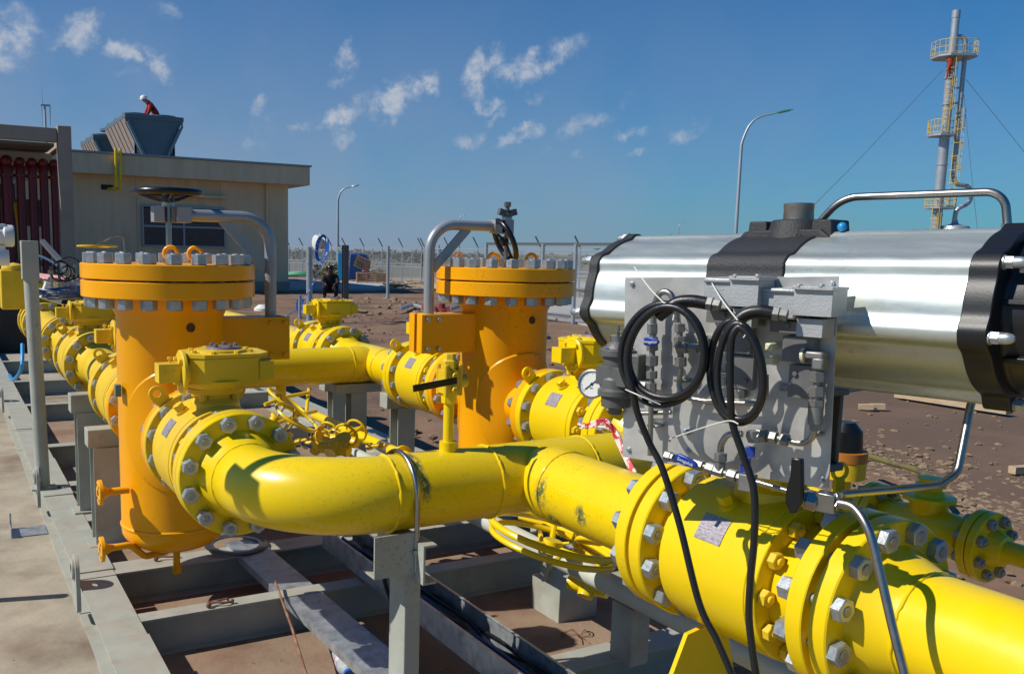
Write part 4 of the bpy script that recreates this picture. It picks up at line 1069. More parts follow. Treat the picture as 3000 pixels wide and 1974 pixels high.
# regulator and gauge at the left edge of the panel
rg = thing('pressure_regulator', tuple(PL(1435, 860, .2)), 'dark grey cast pressure regulator fixed at the left edge of the panel', 'regulator')
g = MB(); c0 = PL(1436, 860, .215)
def RZ(px, py): return PL(px, py, .215)
g.lathe(RZ(1436, 822), (0, 0, -1), [(0, -.028), (.016, -.028), (.024, -.022), (.030, -.012), (.040, -.010), (.040, .004), (.032, .006), (.030, .05), (.034, .055), (.035, .075), (.040, .078), (.040, .090), (.032, .094), (.031, .115), (.015, .120), (.014, .132), (0, .132)], 32)
g.obox(RZ(1436, 872), AD, AN, EZ, .037, .030, .020)
for i in range(6):
    a = i * pi / 3; q = RZ(1436, 822); g.hexn(q + V((.030 * cos(a), .030 * sin(a), .008)), q + V((.030 * cos(a), .030 * sin(a), .014)), .009)
g.build('body', M_DARKG, rg, bev=.001, world=True)
g = MB(); q = RZ(1436, 797); g.cyl(q, q + EZ * .016, .018, n=20); g.cyl(q + EZ * .016, q + EZ * .040, .0035, n=10); g.hexn(q + EZ * .020, q + EZ * .025, .012); g.build('adjusting_screw', M_SST, rg, world=True)
g = MB(); pbox(g, 1455, 822, 1482, 905, .195, .235); g.build('filter_bowl', M_DARKG, rg, bev=.004, world=True)
gc = PL(1376, 892, .235); gax = V((-.87, -.48, .10)).normalized()
gg = thing('pressure_gauge', tuple(gc), 'round white dial pressure gauge in a polished steel case, left of the panel', 'pressure gauge')
g = MB(); g.lathe(gc - gax * .026, gax, [(0, 0), (.027, 0), (.0295, .003), (.0295, .022), (.0325, .023), (.0325, .029), (.0285, .030), (.0282, .0245), (0, .0245)], 40); g.build('case', M_SST, gg, world=True)
g = MB(); g.lathe(gc - gax * .0005, gax, [(0, 0), (.0280, 0), (.0280, .0014), (0, .0014)], 40); dial = g.build('dial', M_WHITE, gg, world=True)
e1, e2, _ = frame(gax)
g = MB()
for i in range(41):
    a = radians(-45 + 270 * i / 40); L = .004 if i % 5 == 0 else .002
    u = e1 * cos(a) + e2 * sin(a); g.obox(gc + gax * .0012 + u * (.0255 - L / 2), u, u.cross(gax), gax, L / 2, .00025, .0003)
g.build('scale_marks', M_BLACK, dial, world=False) if False else None
mk = g.mesh('scale_marks', M_BLACK); mk.transform(Matrix.Translation(-gg.location)); ob = bpy.data.objects.new('scale_marks', mk); COL.objects.link(ob); ob.parent = dial
upg = (EZ - gax * EZ.dot(gax)).normalized(); rtg = upg.cross(gax)
g = MB(); u = (-rtg * .75 - upg * .66).normalized(); g.obox(gc + gax * .0022 + u * .004, u, u.cross(gax), gax, .016, .0009, .0003); g.lathe(gc + gax * .0016, gax, [(0, 0), (.0028, 0), (.0028, .0012), (0, .0012)], 14); g.build('pointer', M_BLACK, gg, world=True)
t_ = text_mesh('bar', .0052, gc - upg * .009 + gax * .0012, rtg, upg, M_BLACK, gg)
g = MB(); g.hexn(gc - gax * .026, gc - gax * .038, .014); g.tube([gc - gax * .036, RZ(1425, 888)], .005, 10); g.build('stem', M_SST, gg, world=True)

# the two coiled black hoses with cable ties
def coil(label, loops, tail, sleeve, ties, r=.0068):
    c0 = PL(*tail[-1]) ; t = thing('cable_coil', tuple(PL(*tail[0])), label, 'cable', 'black cables coiled on the panel')
    P = [PL(*p) for p in loops]
    MB().tube(smooth_pts(P + [PL(*p) for p in tail], 10), r, 14).build('cable', M_RUB, t, world=True)
    Q = smooth_pts([PL(*p) for p in sleeve], 8); MB().tube(Q, .0125, 16).build('sleeve', M_RUB, t, world=True)
    q0, q1 = Q[0], Q[0] + (Q[0] - Q[1]).normalized() * .02; g = MB(); g.hexn(q0, q0 + (q1 - q0) * .6, .024); g.hexn(q0 + (q1 - q0) * .6, q0 + (q1 - q0) * 1.3, .020); g.build('cable_gland', M_FIT, t, world=True)
    for tp in ties:
        MB().tube(smooth_pts([PL(*p) for p in tp], 6), .0013, 6).build('cable_tie', M_TIE, t, world=True)
L1 = []
def loop(cx_, cy_, rx, ry, off, a0, a1, n=14, tilt=0, doff=0):
    out = []
    for i in range(n):
        a = radians(a0 + (a1 - a0) * i / (n - 1)); x, y = rx * cos(a), ry * sin(a); tt = radians(tilt)
        out.append((cx_ + x * cos(tt) - y * sin(tt), cy_ - (x * sin(tt) + y * cos(tt)), off + doff * i / (n - 1)))
    return out
def spiral(cx_, cy_, rx, ry, a0, a1, off0, off1, tilt, wob, seed):
    r_ = random.Random(seed); out = []; n = int((a1 - a0) / 22); ph = r_.uniform(0, 6)
    for i in range(n + 1):
        f = i / n; a = radians(a0 + (a1 - a0) * f); k = 1 + wob * sin(a * .37 + ph); tt = radians(tilt)
        x, y = rx * k * cos(a), ry * (2 - k) * sin(a)
        out.append((cx_ + wob * 40 * sin(a * .21) + x * cos(tt) - y * sin(tt), cy_ - (x * sin(tt) + y * cos(tt)), off0 + (off1 - off0) * f))
    return out
def turns(specs, a0, a1, off0, off1, tilt):
    # specs: (angle, cx, cy, rx, ry) key frames blended along the winding
    out = []; n = int((a1 - a0) / 18)
    for i in range(n + 1):
        f = i / n; A = a0 + (a1 - a0) * f
        for (k0, k1) in zip(specs[:-1], specs[1:]):
            if k0[0] <= A <= k1[0]: break
        g_ = (A - k0[0]) / (k1[0] - k0[0]); g_ = max(0, min(1, g_)); g_ = g_ * g_ * (3 - 2 * g_)
        cx_, cy_, rx, ry = [k0[j] + (k1[j] - k0[j]) * g_ for j in (1, 2, 3, 4)]
        a = radians(A); tt = radians(tilt); x, y = rx * cos(a), ry * sin(a)
        out.append((cx_ + x * cos(tt) - y * sin(tt), cy_ - (x * sin(tt) + y * cos(tt)), off0 + (off1 - off0) * f))
    return out
l1 = [(1604, 702, .303), (1580, 701, .306)] + turns([(84, 1543, 823, 97, 118), (260, 1541, 825, 99, 116), (440, 1553, 824, 84, 112), (620, 1549, 820, 92, 104), (800, 1546, 828, 86, 116), (930, 1545, 830, 88, 112)], 84, 922, .310, .350, -6)
coil('left black cable coil hanging on the panel, its tail crossing the yellow barrel', l1,
     [(1470, 905, .350), (1482, 960, .342), (1510, 1030, .325), (1540, 1090, .325), (1580, 1220, .33), (1625, 1400, .34), (1668, 1490, .345), (1715, 1600, .35)],
     [(1643, 705, .295), (1610, 700, .30), (1580, 702, .305), (1560, 712, .31), (1530, 735, .312)],
     [[(1474, 620, .25), (1510, 670, .29), (1552, 712, .327), (1566, 722, .332), (1564, 745, .352)], [(1454, 905, .33), (1470, 912, .365), (1500, 925, .365), (1535, 940, .35)]])
l2 = [(1762, 727, .303), (1738, 730, .306)] + turns([(92, 1712, 864, 60, 120), (270, 1714, 866, 66, 116), (450, 1722, 862, 44, 110), (640, 1716, 866, 62, 108), (820, 1722, 858, 40, 96)], 92, 812, .310, .348, 4)
coil('right black cable coil on the panel, its tail hanging straight down over the valve', l2,
     [(1700, 790, .352), (1697, 860, .352), (1698, 920, .350), (1703, 985, .340), (1728, 1060, .335), (1752, 1140, .335), (1753, 1250, .34), (1744, 1350, .345), (1742, 1450, .35), (1762, 1600, .355)],
     [(1796, 728, .295), (1765, 724, .30), (1735, 730, .305), (1712, 748, .31), (1690, 775, .312)],
     [[(1650, 650, .26), (1680, 700, .29), (1715, 745, .328), (1735, 768, .348), (1728, 785, .352)], [(1556, 1020, .26), (1620, 998, .31), (1690, 978, .35), (1716, 985, .355)]])

# red and white tape round the header behind the panel
g = MB(); 
for k in range(5):
    P = [PL(1344 + 6 * k, 985 + 10 * (k % 2), -.25), PL(1375, 992 - 8 * k % 14, -.24), PL(1402 + 3 * k, 975 + 9 * (k % 3), -.24), PL(1432, 1000 + 6 * k, -.25), PL(1450 + 4 * k, 1040 + 14 * k, -.24), PL(1478 - 2 * k, 1098, -.22)]
    g.tube(smooth_pts(P, 5), .004, 5)
solo('warning_tape', g, M_TAPE, 'torn red and white tape knotted on the yellow pipe left of the panel', 'tape')

# small vertical valve with black lever on the header
rv = thing('riser_valve', (1.29, YF, PZ + .135), 'slim yellow riser valve with black flat lever standing on the front header', 'valve')
g = MB(); g.cyl((1.29, YF, PZ + .125), (1.29, YF, -.435), .0155, n=18); g.lathe((1.29, YF, -.435), (0, 0, 1), [(0, 0), (.022, 0), (.023, .01), (.023, .03), (.017, .035), (.0, .036)], 6); g.build('riser', M_YEL, rv, world=True)
g = MB(); g.box(1.262, 1.318, YF - .028, YF + .028, -.405, -.335); g.lathe((1.29, YF, -.335), (0, 0, 1), [(0, 0), (.026, 0), (.026, .025), (.02, .028), (.018, .045), (0, .046)], 6)
g.cyl((1.318, YF, -.372), (1.345, YF, -.372), .02, n=16)
for i in range(4):
    a = pi / 4 + i * pi / 2; g.cyl((1.29 + .032 * cos(a), YF + .032 * sin(a), -.41), (1.29 + .032 * cos(a), YF + .032 * sin(a), -.32), .008, n=10)
for zz in (-.35, -.392): g.hexn((1.29, YF - .028, zz), (1.29, YF - .04, zz), .018)
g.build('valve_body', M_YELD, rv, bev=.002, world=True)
g = MB(); g.bar(at(1062, 884, Y=YF - .055), at(960, 903, Y=YF - .055), .006, .020, up=(0, 0, 1)); g.build('lever', M_BLACK, rv, bev=.002, world=True)

# small pipe line in the shade behind the front valve
rl = thing('bypass_line', (2.20, 1.2, PZ), 'olive shaded small bore pipe with flanges and valve, right of the big flange', 'pipe')
XR, ZR, YN, YK = 2.20, -.680, 1.225, 1.52
SFL = [(.03, 0), (.084, 0), (.086, .002), (.086, .018), (.084, .020), (.047, .020), (.036, .050), (.027, .053)]
for (y, d) in ((YN, -1), (YN + .003, 1), (YK, -1), (YK + .003, 1)): MB().lathe((XR, y, ZR), (0, d, 0), SFL, 40).build('flange', M_YEL, rl, world=True)
MB().tube([(XR, YN - .04, ZR), (XR, .5, ZR)], .027, 24).build('pipe', M_YEL, rl, world=True); MB().tube([(XR, YK + .04, ZR), (XR, 2.0, ZR)], .027, 24).build('pipe', M_YEL, rl, world=True)
g = MB(); g.lathe((XR, YN + .03, ZR), (0, 1, 0), [(.027, 0), (.050, .02), (.056, .05), (.060, .10), (.060, .15), (.052, .20), (.050, .24), (.036, .26)], 32)
g.build('valve_body', M_YEL, rl, world=True)
g = MB(); g.lathe((XR, YN + .15, ZR), (0, 0, 1), [(0, 0), (.045, .045), (.045, .074), (.062, .078), (.062, .088), (.040, .090), (.033, .100), (.028, .103), (.028, .113), (.036, .114), (.036, .120), (.028, .121), (.028, .130), (.033, .131), (.033, .136), (0, .138)], 28); g.build('bonnet', M_YEL, rl, world=True)
for y_ in (YN + .0015, YK + .0015): bolts(rl, V((XR, y_, ZR)) - rl.location, (0, -1, 0), .067, 8, 22.5, .043, .0145, M_STUD, 's')
g = MB(); q = V((XR - .03, YK + .10, ZR + .10)); g.torus(q, (.3, 1, 0), .022, .006, 24, 8); g.box(q.x - .018, q.x + .018, q.y - .005, q.y + .005, q.z - .07, q.z - .02); g.build('lifting_eye', M_YEL, rl, world=True)
# flanged stub with an orange top just behind the panel's lower right corner
q = at(1960, 1075, X=2.75); st = thing('capped_stub', (q.x, q.y, GZ), 'short upright yellow stub with orange top and dark cover behind the panel edge', 'pipe stub')
g = MB(); g.cyl((q.x, q.y, GZ), (q.x, q.y, q.z - .05), .03); g.cyl((q.x, q.y, q.z - .05), (q.x, q.y, q.z + .01), .075, n=36); g.build('stub', M_YELD, st, world=True)
MB().cyl((q.x, q.y, q.z + .011), (q.x, q.y, q.z + .045), .077, n=36).build('orange_flange', M_ORG2, st, world=True)
MB().lathe((q.x, q.y, q.z + .046), (0, 0, 1), [(0, 0), (.06, 0), (.055, .07), (.03, .10), (0, .10)], 24).build('cover', M_BLACK, st, world=True)
g = MB(); a_ = at(1990, 1050, Z=GZ + .25); g.tube(smooth_pts([at(1990, 1050, Z=GZ + .2), at(2060, 1072, Z=GZ + .2), at(2130, 1092, Z=GZ + .2), at(2160, 1115, Z=GZ + .2), at(2175, 1150, Z=GZ + .15)], 6), .018, 10)
solo('drain_hose', g, mat('olive_hose', (.13, .12, .03), .6, col2=(.08, .03, .06), c2scale=5), 'faded olive hose lying over the broken crust right of the panel', 'hose')

# ---------------------------------------------------------------- low pipes, tray and small things on the skid
wp = thing('conduit_pipe', (1.905, 2.6, -1.1), 'long pale grey round pipe running low under the front pipes', 'pipe')
MB().tube([(1.905, 1.2, -1.08), (1.905, 5.02, -1.08)], .036, 24).build('pipe', M_SKIDW, wp, world=True)
for y in (4.92, 4.98): MB().tube([(1.905, y - .012, -1.08), (1.905, y + .012, -1.08)], .0372, 24).build('black_band', M_BLACK, wp, world=True)
g = MB(); g.box(1.872, 1.878, 2.10, 2.20, ZT, -1.11); g.box(1.878, 1.945, 2.10, 2.106, ZT, -1.11); g.build('saddle_post', M_SKID, wp, bev=.001, world=True)
pl2 = thing('drain_line', (2.02, 4.0, -1.0), 'small yellow pipe line parallel to the pale conduit behind the elbow', 'pipe')
MB().tube([(2.03, 2.35, -1.03), (2.03, 5.3, -1.03)], .030, 20).build('pipe', M_YEL, pl2, world=True)
for y in (3.45, 3.52, 4.05, 4.6): MB().lathe((2.03, y, -1.03), (0, 1, 0), [(.03, 0), (.052, .001), (.052, .016), (.03, .017)], 24).build('pipe_flange', M_YEL, pl2, world=True)
g = MB(); g.tube([(2.03, 4.2, -1.03), (2.03, 4.32, -1.03)], .0315, 20); g.build('grey_sleeve', M_DARKG, pl2, world=True)
def vwheel(c, ax, R, r, label, stem=.12, mt=None, spokes=3, body=True, name='handwheel_valve'):
    c = V(c); ax = V(ax).normalized(); t = thing(name, tuple(c), label, 'valve', 'small yellow drain valves'); mt = mt or M_YEL
    g = MB(); g.torus((0, 0, 0), ax, R, r, 48, 10); e1, e2, _ = frame(ax)
    for i in range(spokes):
        a = .4 + 2 * pi * i / spokes; g.tube(smooth_pts([-ax * R * .18, (e1 * cos(a) + e2 * sin(a)) * R * .5 - ax * R * .15, (e1 * cos(a) + e2 * sin(a)) * R], 4), r * .8, 8)
    g.cyl(-ax * R * .28, -ax * R * .08, R * .14, n=14); g.build('handwheel', mt, t)
    g = MB(); g.cyl(-ax * stem, V((0, 0, 0)) - ax * R * .1, R * .06, n=10); g.build('stem', M_STUD, t)
    if not body: return t
    g = MB(); g.lathe(-ax * (stem + .10), ax, [(0, 0), (.028, 0), (.03, .02), (.045, .05), (.045, .065), (.028, .07), (.026, .10), (.034, .101), (.034, .115), (.012, .12), (0, .12)], 24)
    g.tube([-ax * (stem + .06) - e1 * .075, -ax * (stem + .06) + e1 * .075], .026, 18); g.build('valve_body', mt, t); return t
vv = ray(1290, 1243).normalized(); r17 = radians(17)
e1_ = (V(RC[0]) * cos(r17) + V(RC[1]) * sin(r17)); e1_ = (e1_ - vv * e1_.dot(vv)).normalized(); up_ = e1_.cross(vv); up_ = up_ if up_.z > 0 else -up_
wh = vwheel(at(1290, 1243, X=1.80), up_ * .975 - vv * .22, .225, .0125, 'big yellow double rimmed handwheel with chipped paint under the front pipe', .16, body=False)
g = MB(); g.torus(-(up_ * .975 - vv * .22) * .035, up_ * .975 - vv * .22, .215, .0105, 48, 10); g.build('lower_rim', M_YEL, wh)
g = MB(); rr_ = random.Random(4)
for k in range(11):
    p = at(rr_.uniform(1210, 1400), rr_.uniform(1232, 1300), X=rr_.uniform(1.86, 2.05)); q = p + V((rr_.uniform(-.12, .12), rr_.uniform(-.16, .16), rr_.uniform(-.06, .06)))
    g.tube([p, (p + q) / 2 + V((0, 0, .012)), q], rr_.uniform(.005, .010), 8)
solo('vent_tubing', g, M_YEL, 'tangle of thin yellow tubes below the big double rimmed handwheel', 'tubing')
vwheel(at(1395, 1280, Z=-1.06), (.6, .3, .8), .10, .009, 'small tilted yellow handwheel low beside the front flange pair', .08)
vwheel(at(668, 935, Y=4.35), (.55, -.2, .82), .115, .0085, 'thin spoked yellow handwheel above the big elbow flange, nearest the gearbox', .10)
vwheel(at(690, 970, Y=4.0), (.45, -.3, .85), .11, .008, 'thin spoked yellow handwheel just above the top bolts of the elbow flange', .10)
vwheel(at(805, 1010, Y=3.75), (.7, .5, .4), .055, .006, 'small yellow handwheel left of the U bolt, nearer of two', .05)
vwheel(at(828, 1000, Y=3.95), (.8, .5, .3), .055, .006, 'small yellow handwheel left of the U bolt, farther of two', .05)
vwheel(at(768, 1000, Y=4.0), (.7, .4, .5), .05, .006, 'small yellow handwheel on the drain line beside the pale conduit end', .05)
g = MB()
for (a, b_) in ((at(615, 940, Y=4.5), at(718, 912, Y=4.6)), (at(640, 985, Y=4.2), at(735, 955, Y=4.4)), (at(660, 1000, Y=4.1), at(700, 960, Y=4.3)), (at(718, 905, Y=4.7), at(712, 960, Y=4.45))):
    g.tube([a, (a + b_) / 2 + V((0, 0, .01)), b_], .010, 10)
solo('vent_tubing', g, M_YEL, 'tangle of thin yellow vent tubes behind the elbow flange', 'tubing')
sf = thing('small_fittings', tuple(at(770, 1030, Y=3.8)), 'jumble of small dusty yellow fittings behind the rim of the elbow', 'fittings')
for k in range(12):
    g = MB(); p = at(rnd.uniform(680, 860), rnd.uniform(1010, 1050), Y=rnd.uniform(3.4, 4.2)); q = p + V((rnd.uniform(-.1, .1), rnd.uniform(-.15, .15), rnd.uniform(-.05, .05)))
    r_ = rnd.uniform(.005, .010); g.tube([p, q], r_, 8); g.hexn(p, p + (q - p) * .22, r_ * 3.6); g.hexn(p + (q - p) * .7, p + (q - p) * .85, r_ * 3.2)
    if k % 3 == 0: g.lathe(q, q - p, [(0, 0), (.03, 0), (.03, .006), (0, .006)], 20)
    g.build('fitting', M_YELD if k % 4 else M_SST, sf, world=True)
g = MB(); a = at(1262, 1375, Z=-1.33); g.box(a.x - .07, a.x + .06, a.y - .01, a.y + .16, a.z - .02, a.z + .15)
g = MB(); a = at(1270, 1330, Z=-1.30); g.prism([(-.09, 0), (.05, -.02), (.03, .12), (-.02, .14)], a, (.8, .6, 0), (0, 0, 1), .012)
solo('yellow_bracket', g, M_YELD, 'folded yellow bracket plate under the two big handwheels', 'bracket')

# cable tray with cables
tr = thing('cable_tray', (1.485, 2.4, -1.2), 'open galvanised cable tray full of blue and black cables low in front', 'cable tray')
g = MB(); g.box(1.414, 1.556, .9, 3.60, -1.292, -1.289); g.box(1.412, 1.415, .9, 3.60, -1.29, -1.20); g.box(1.555, 1.558, .9, 3.60, -1.29, -1.20)
g.box(1.412, 1.422, .9, 3.60, -1.2, -1.1975); g.box(1.548, 1.558, .9, 3.60, -1.2, -1.1975); g.build('tray', M_GALV, tr, world=True)
g = MB(); g.box(1.425, 1.455, 2.02, 2.05, GZ, -1.293); g.box(1.52, 1.55, 2.02, 2.05, GZ, -1.293); g.build('tray_leg', M_SKID, tr, world=True)
rc = random.Random(12)
for nm, cnt, mt, x0, x1, cat in (('blue_cable', 3, mat('light_blue_cable', (.02, .22, .50), .45), 1.425, 1.465, 'blue'), ('navy_cable', 3, mat('navy_cable', (.008, .05, .20), .45), 1.44, 1.50, 'dark blue'), ('black_cable', 5, M_RUB, 1.46, 1.545, 'black')):
    for k in range(cnt):
        x = rc.uniform(x0, x1); P = []
        for j in range(14): P.append((max(1.424, min(1.546, x + rc.uniform(-.012, .012))), .95 + j * .2, -1.275 + rc.uniform(0, .035)))
        MB().tube(smooth_pts(P, 4), rc.uniform(.005, .008), 8).build(nm, mt, tr, world=True)
g = MB(); g.tube(smooth_pts([(1.43, 3.0, -1.22), (1.405, 2.96, -1.20), (1.395, 2.88, -1.26), (1.36, 2.62, -1.36), (1.30, 2.42, -1.44)], 8), .008, 10)
solo('loose_cable', g, M_RUB, 'black cable hanging out of the tray to the ground left of the front post', 'cable')

# galvanised strip resting on the cross beams
g = MB(); zt = ZT + .004; a_, b_ = V((1.125, 3.86, zt)), V((1.200, 2.30, zt - .03))
ex = (b_ - a_).normalized(); ey = V((0, 0, 1)).cross(ex).normalized(); ez = ex.cross(ey)
g.obox((a_ + b_) / 2 + V((0, 0, .002)), ex, ey, ez, (b_ - a_).length / 2, .075, .0015); g.obox((a_ + b_) / 2 + ey * (-.075) + V((0, 0, -.012)), ex, ey, ez, (b_ - a_).length / 2, .0015, .016)
solo('galvanised_strip', g, M_GALV, 'long galvanised steel strip lying across the beams below the elbow', 'steel strip')
q = at(549, 1265, Z=ZT + .012)
t = thing('gasket_ring', tuple(q), 'flat dark spiral wound gasket ring lying on the beam under the elbow flange', 'gasket')
MB().ringplate((0, 0, 0), (0, 0, 1), .137, .112, .004, 56).build('ring', M_GASK, t)
MB().ringplate((0, 0, -.0005), (0, 0, 1), .112, .098, .005, 56).build('inner_ring', M_SST, t)
t.rotation_euler = (0.03, 0.02, 0)
a_, b_ = at(640, 1352, Z=ZT + .03), at(722, 1600, Z=GZ + .12)
solo('steel_rod', MB().tube([a_, (a_ * .5 + b_ * .5) + V((.004, 0, .004)), b_], .005, 10), M_RUST, 'thin rusty rod leaning on the beam at the bottom centre left', 'rod')
a_, b_ = at(135, 1130, Z=ZT + .012), at(272, 1178, Z=ZT - .06)
solo('steel_rod', MB().tube([a_, b_], .006, 10), M_DARKG, 'dark thin rod lying across the left side beam behind the flanged nozzle', 'rod')
# water bottle
p = at(800, 1540, Z=GZ + .04); t = thing('water_bottle', tuple(p), 'clear plastic water bottle with bright blue cap under the galvanised strip', 'bottle')
d = V((-.25, -.95, .05)).normalized()
MB().lathe(-d * .10, d, [(0, 0), (.026, 0), (.031, .006), (.031, .05), (.028, .055), (.031, .06), (.031, .13), (.026, .155), (.014, .175), (.013, .185)], 24).build('bottle_body', M_GLASS, t)
MB().lathe(-d * .10, d, [(.0315, .065), (.0318, .066), (.0318, .115), (.0315, .116)], 24).build('paper_label', mat('bottle_label', (.6, .62, .7), .5, col2=(.4, .04, .06), c2scale=40), t)
MB().cyl(d * .085, d * .103, .0155, n=20).build('cap', mat('blue_cap', (.01, .12, .55), .35), t)
# steel angle lying on the slab at the left
p = at(78, 1225, Z=GZ + .02); t = thing('steel_angle', (p.x, p.y, GZ), 'short galvanised angle bracket lying on the slab at the far left', 'bracket')
g = MB(); g.box(-.11, .06, -.09, .07, .004, .008); g.box(-.11, -.106, -.09, .07, .008, .05); g.box(-.106, -.098, .06, .07, .008, .09); g.build('angle', M_GALV, t, bev=.001)
# weld scraps and small debris on the beams
for (px, py, lab) in ((510, 1404, 'rusty bent scrap of wire on the nearest cross beam'), (385, 1297, 'small dark scrap beside the drain pipe tip on the cross beam'), (415, 1290, None)):
    if lab is None: continue
    q = at(px, py, Z=ZT + .004); g = MB(); g.tube(smooth_pts([q + V((-.045, -.005, 0)), q + V((-.02, .008, .008)), q + V((.02, -.004, .006)), q + V((.05, .006, 0))], 4), .0045, 7)
    g.sphere(q + V((.048, .005, .004)), .009, 8); g.sphere(q + V((-.04, .0, .004)), .010, 8)
    solo('metal_scrap', g, M_RUST, lab, 'scrap', 'scraps on the beams')
g = MB(); q = at(1345, 1478, Z=GZ + .01)
for k in range(7):
    a = rc.uniform(0, 6.28); g.tube(smooth_pts([q, q + V((.03 * cos(a), .03 * sin(a), .02)), q + V((.07 * cos(a + .5), .07 * sin(a + .5), .0))], 4), .0018, 6)
solo('dry_twigs', g, M_RUST, 'little tuft of dry twigs on the sunlit dirt under the skid', 'twigs')
p = (2.40, 3.30)
# unseen posts left of the picture, inferred from shadows and shaped to cast them
t = thing('elbow_shadow_post', (-.14, 2.65, GZ), 'unseen grey post casting the elbow shadow, just outside the left edge of the picture', 'post')
g = MB(); g.cyl((0, 0, 0), (0, 0, 2.25), .017, n=20); g.box(-.08, .08, -.08, .08, 0, .01); g.build('post', M_SKID, t)
g = MB(); g.box(-.03, .03, -.062, .062, 1.615, 1.668); g.build('clamp_box', M_CASTA, t, bev=.003)
t = thing('slab_shadow_post', (-.28, 4.085, GZ), 'short unseen grey post casting the slab shadow, just outside the left edge of the picture', 'post')
MB().cyl((0, 0, 0), (0, 0, .66), .026, n=20).build('post', M_SKID, t)

# slim grey post on the left beam, with its instrument beside
t = thing('tall_post', (.43, 5.20, ZT), 'round grey post bolted on the left side beam, darker square top', 'post')
g = MB(); g.cyl((0, 0, .01), (-.02, 0, 1.30), .036, n=28); g.build('post', M_SKID, t)
ptop = at(58, 556, Y=5.2)
MB().box(-.06, .06, -.06, .06, 0, .01).build('base_plate', M_SKID, t, bev=.001)
g = MB(); g.box(-.060, .022, -.042, .042, 1.30 - .18, 1.32); g.build('head_sleeve', M_SKID, t, bev=.003)
g = MB(); q0 = at(50, 855, Y=5.25); q1 = at(32, 882, Y=5.6)
solo('blue_hose', MB().tube(smooth_pts([at(52, 800, Y=5.35), q0, q1, at(22, 872, Y=6.2)], 6), .010, 10), M_CYAN, 'light blue hose drooping behind the slim grey post', 'hose')

def transmitter(loc, label, s_=1.0):
    t = thing('field_transmitter', loc, label, 'instrument', 'field instruments')
    g = MB(); g.lathe((0, 0, .0), (1, 0, 0), [(0, -.07), (.055, -.07), (.06, -.06), (.06, -.02), (.05, -.015), (.05, .015), (.06, .02), (.06, .06), (.055, .07), (0, .07)], 28); g.cyl((0, 0, -.05), (0, 0, -.11), .025)
    g.box(-.03, .03, -.03, .03, .045, .065); g.build('housing', M_WHITE, t, bev=.003)
    g = MB(); g.lathe((0, 0, -.12), (1, 0, 0), [(0, -.04), (.045, -.04), (.045, .04), (0, .04)], 20); g.build('sensor_body', M_WHITE, t)
    return t
tb = transmitter(tuple(at(0, 548, Y=5.6)), 'white twin chamber transmitter at the far left edge above the slim post')
t = thing('valve_actuator_box', tuple(at(38, 648, Y=8.7)), 'tall olive yellow actuator box behind the slim grey post', 'actuator')
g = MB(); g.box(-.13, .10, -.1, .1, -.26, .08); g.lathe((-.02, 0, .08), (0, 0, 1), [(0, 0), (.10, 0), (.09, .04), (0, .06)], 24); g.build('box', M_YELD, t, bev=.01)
t = thing('white_junction_box', tuple(at(122, 682, Y=7.4)), 'tilted white junction box lying over the left valves', 'junction box'); t.rotation_euler = (0, .35, 0)
g = MB(); g.box(-.075, .075, -.05, .05, -.06, .06); g.box(-.08, .08, -.055, .055, .06, .07); g.build('box', M_WHITE, t, bev=.005)
g = MB(); 
for k in range(5):
    R_ = .11 + .02 * k
    P = [at(160 + 2 * k, 690, Y=6.2) + V((R_ * cos(a) * 1.2, R_ * sin(a), .01 * sin(3 * a + k) + .012 * k)) for a in [2 * pi * i / 24 for i in range(24)]]
    g.tube(P, .006, 6, closed=True)
solo('cable_loops', g, mat('dark_blue_cable2', (.01, .04, .14), .4, col2=(.3, .35, .4), c2scale=14, c2lo=.6, c2hi=.62), 'loops of dark blue cable lying on the left gearbox', 'cable')
q = at(150, 628, Y=6.6); t = thing('instrument_manifold', tuple(q), 'dark instrument manifold with tangled leads left of the amber flange', 'instrument')
g = MB(); rr = random.Random(3)
for k in range(4): g.torus((rr.uniform(-.05, .05), 0, rr.uniform(-.03, .06)), (rr.uniform(-.3, .3), 1, rr.uniform(-.3, .5)), .045 + .010 * k, .005, 28, 7)
g.build('leads', M_RUB, t)
g = MB()
for k in range(5): g.cyl((-.08 + .05 * k, .03, -.20), (-.08 + .05 * k, .03, .02 + .02 * (k % 2)), .010, n=10); g.box(-.1 + .05 * k, -.07 + .05 * k, .01, .05, -.03, .0)
g.box(-.10, .14, .01, .05, -.20, -.16); g.build('manifold', M_SST, t)
solo('steel_angle_bar', MB().bar(at(98, 560, Y=9.0), at(170, 640, Y=7.5), .04, .03), M_DARKG, 'dark angle bar leaning diagonally before the dark red pipes', 'bar')
solo('blue_hose', MB().tube(smooth_pts([at(75, 590, Y=9.5), at(105, 600, Y=9), at(140, 622, Y=8), at(172, 655, Y=7.5), at(190, 662, Y=7)], 6), .011, 8), mat('slate_blue_hose', (.03, .08, .16), .5), 'slate blue hose sagging across the dark red pipes', 'hose')
q = at(226, 574, Y=4.25); t = thing('ring_cover', tuple(q), 'pale yellow ring plate seen edge on just above the left vessel bolts', 'cover')
g = MB(); g.ringplate((0, 0, 0), (0, 0.05, 1), .085, .05, .006, 32); g.build('ring', M_YELD, t); g = MB(); g.tube(fillet([(.0, 0, .01), (.07, 0, .05), (.11, 0, .05), (.115, 0, -.02)], .01), .004, 6); g.build('wire_handle', M_SST, t)
g = MB(); P = at(250, 576, Y=4.3)

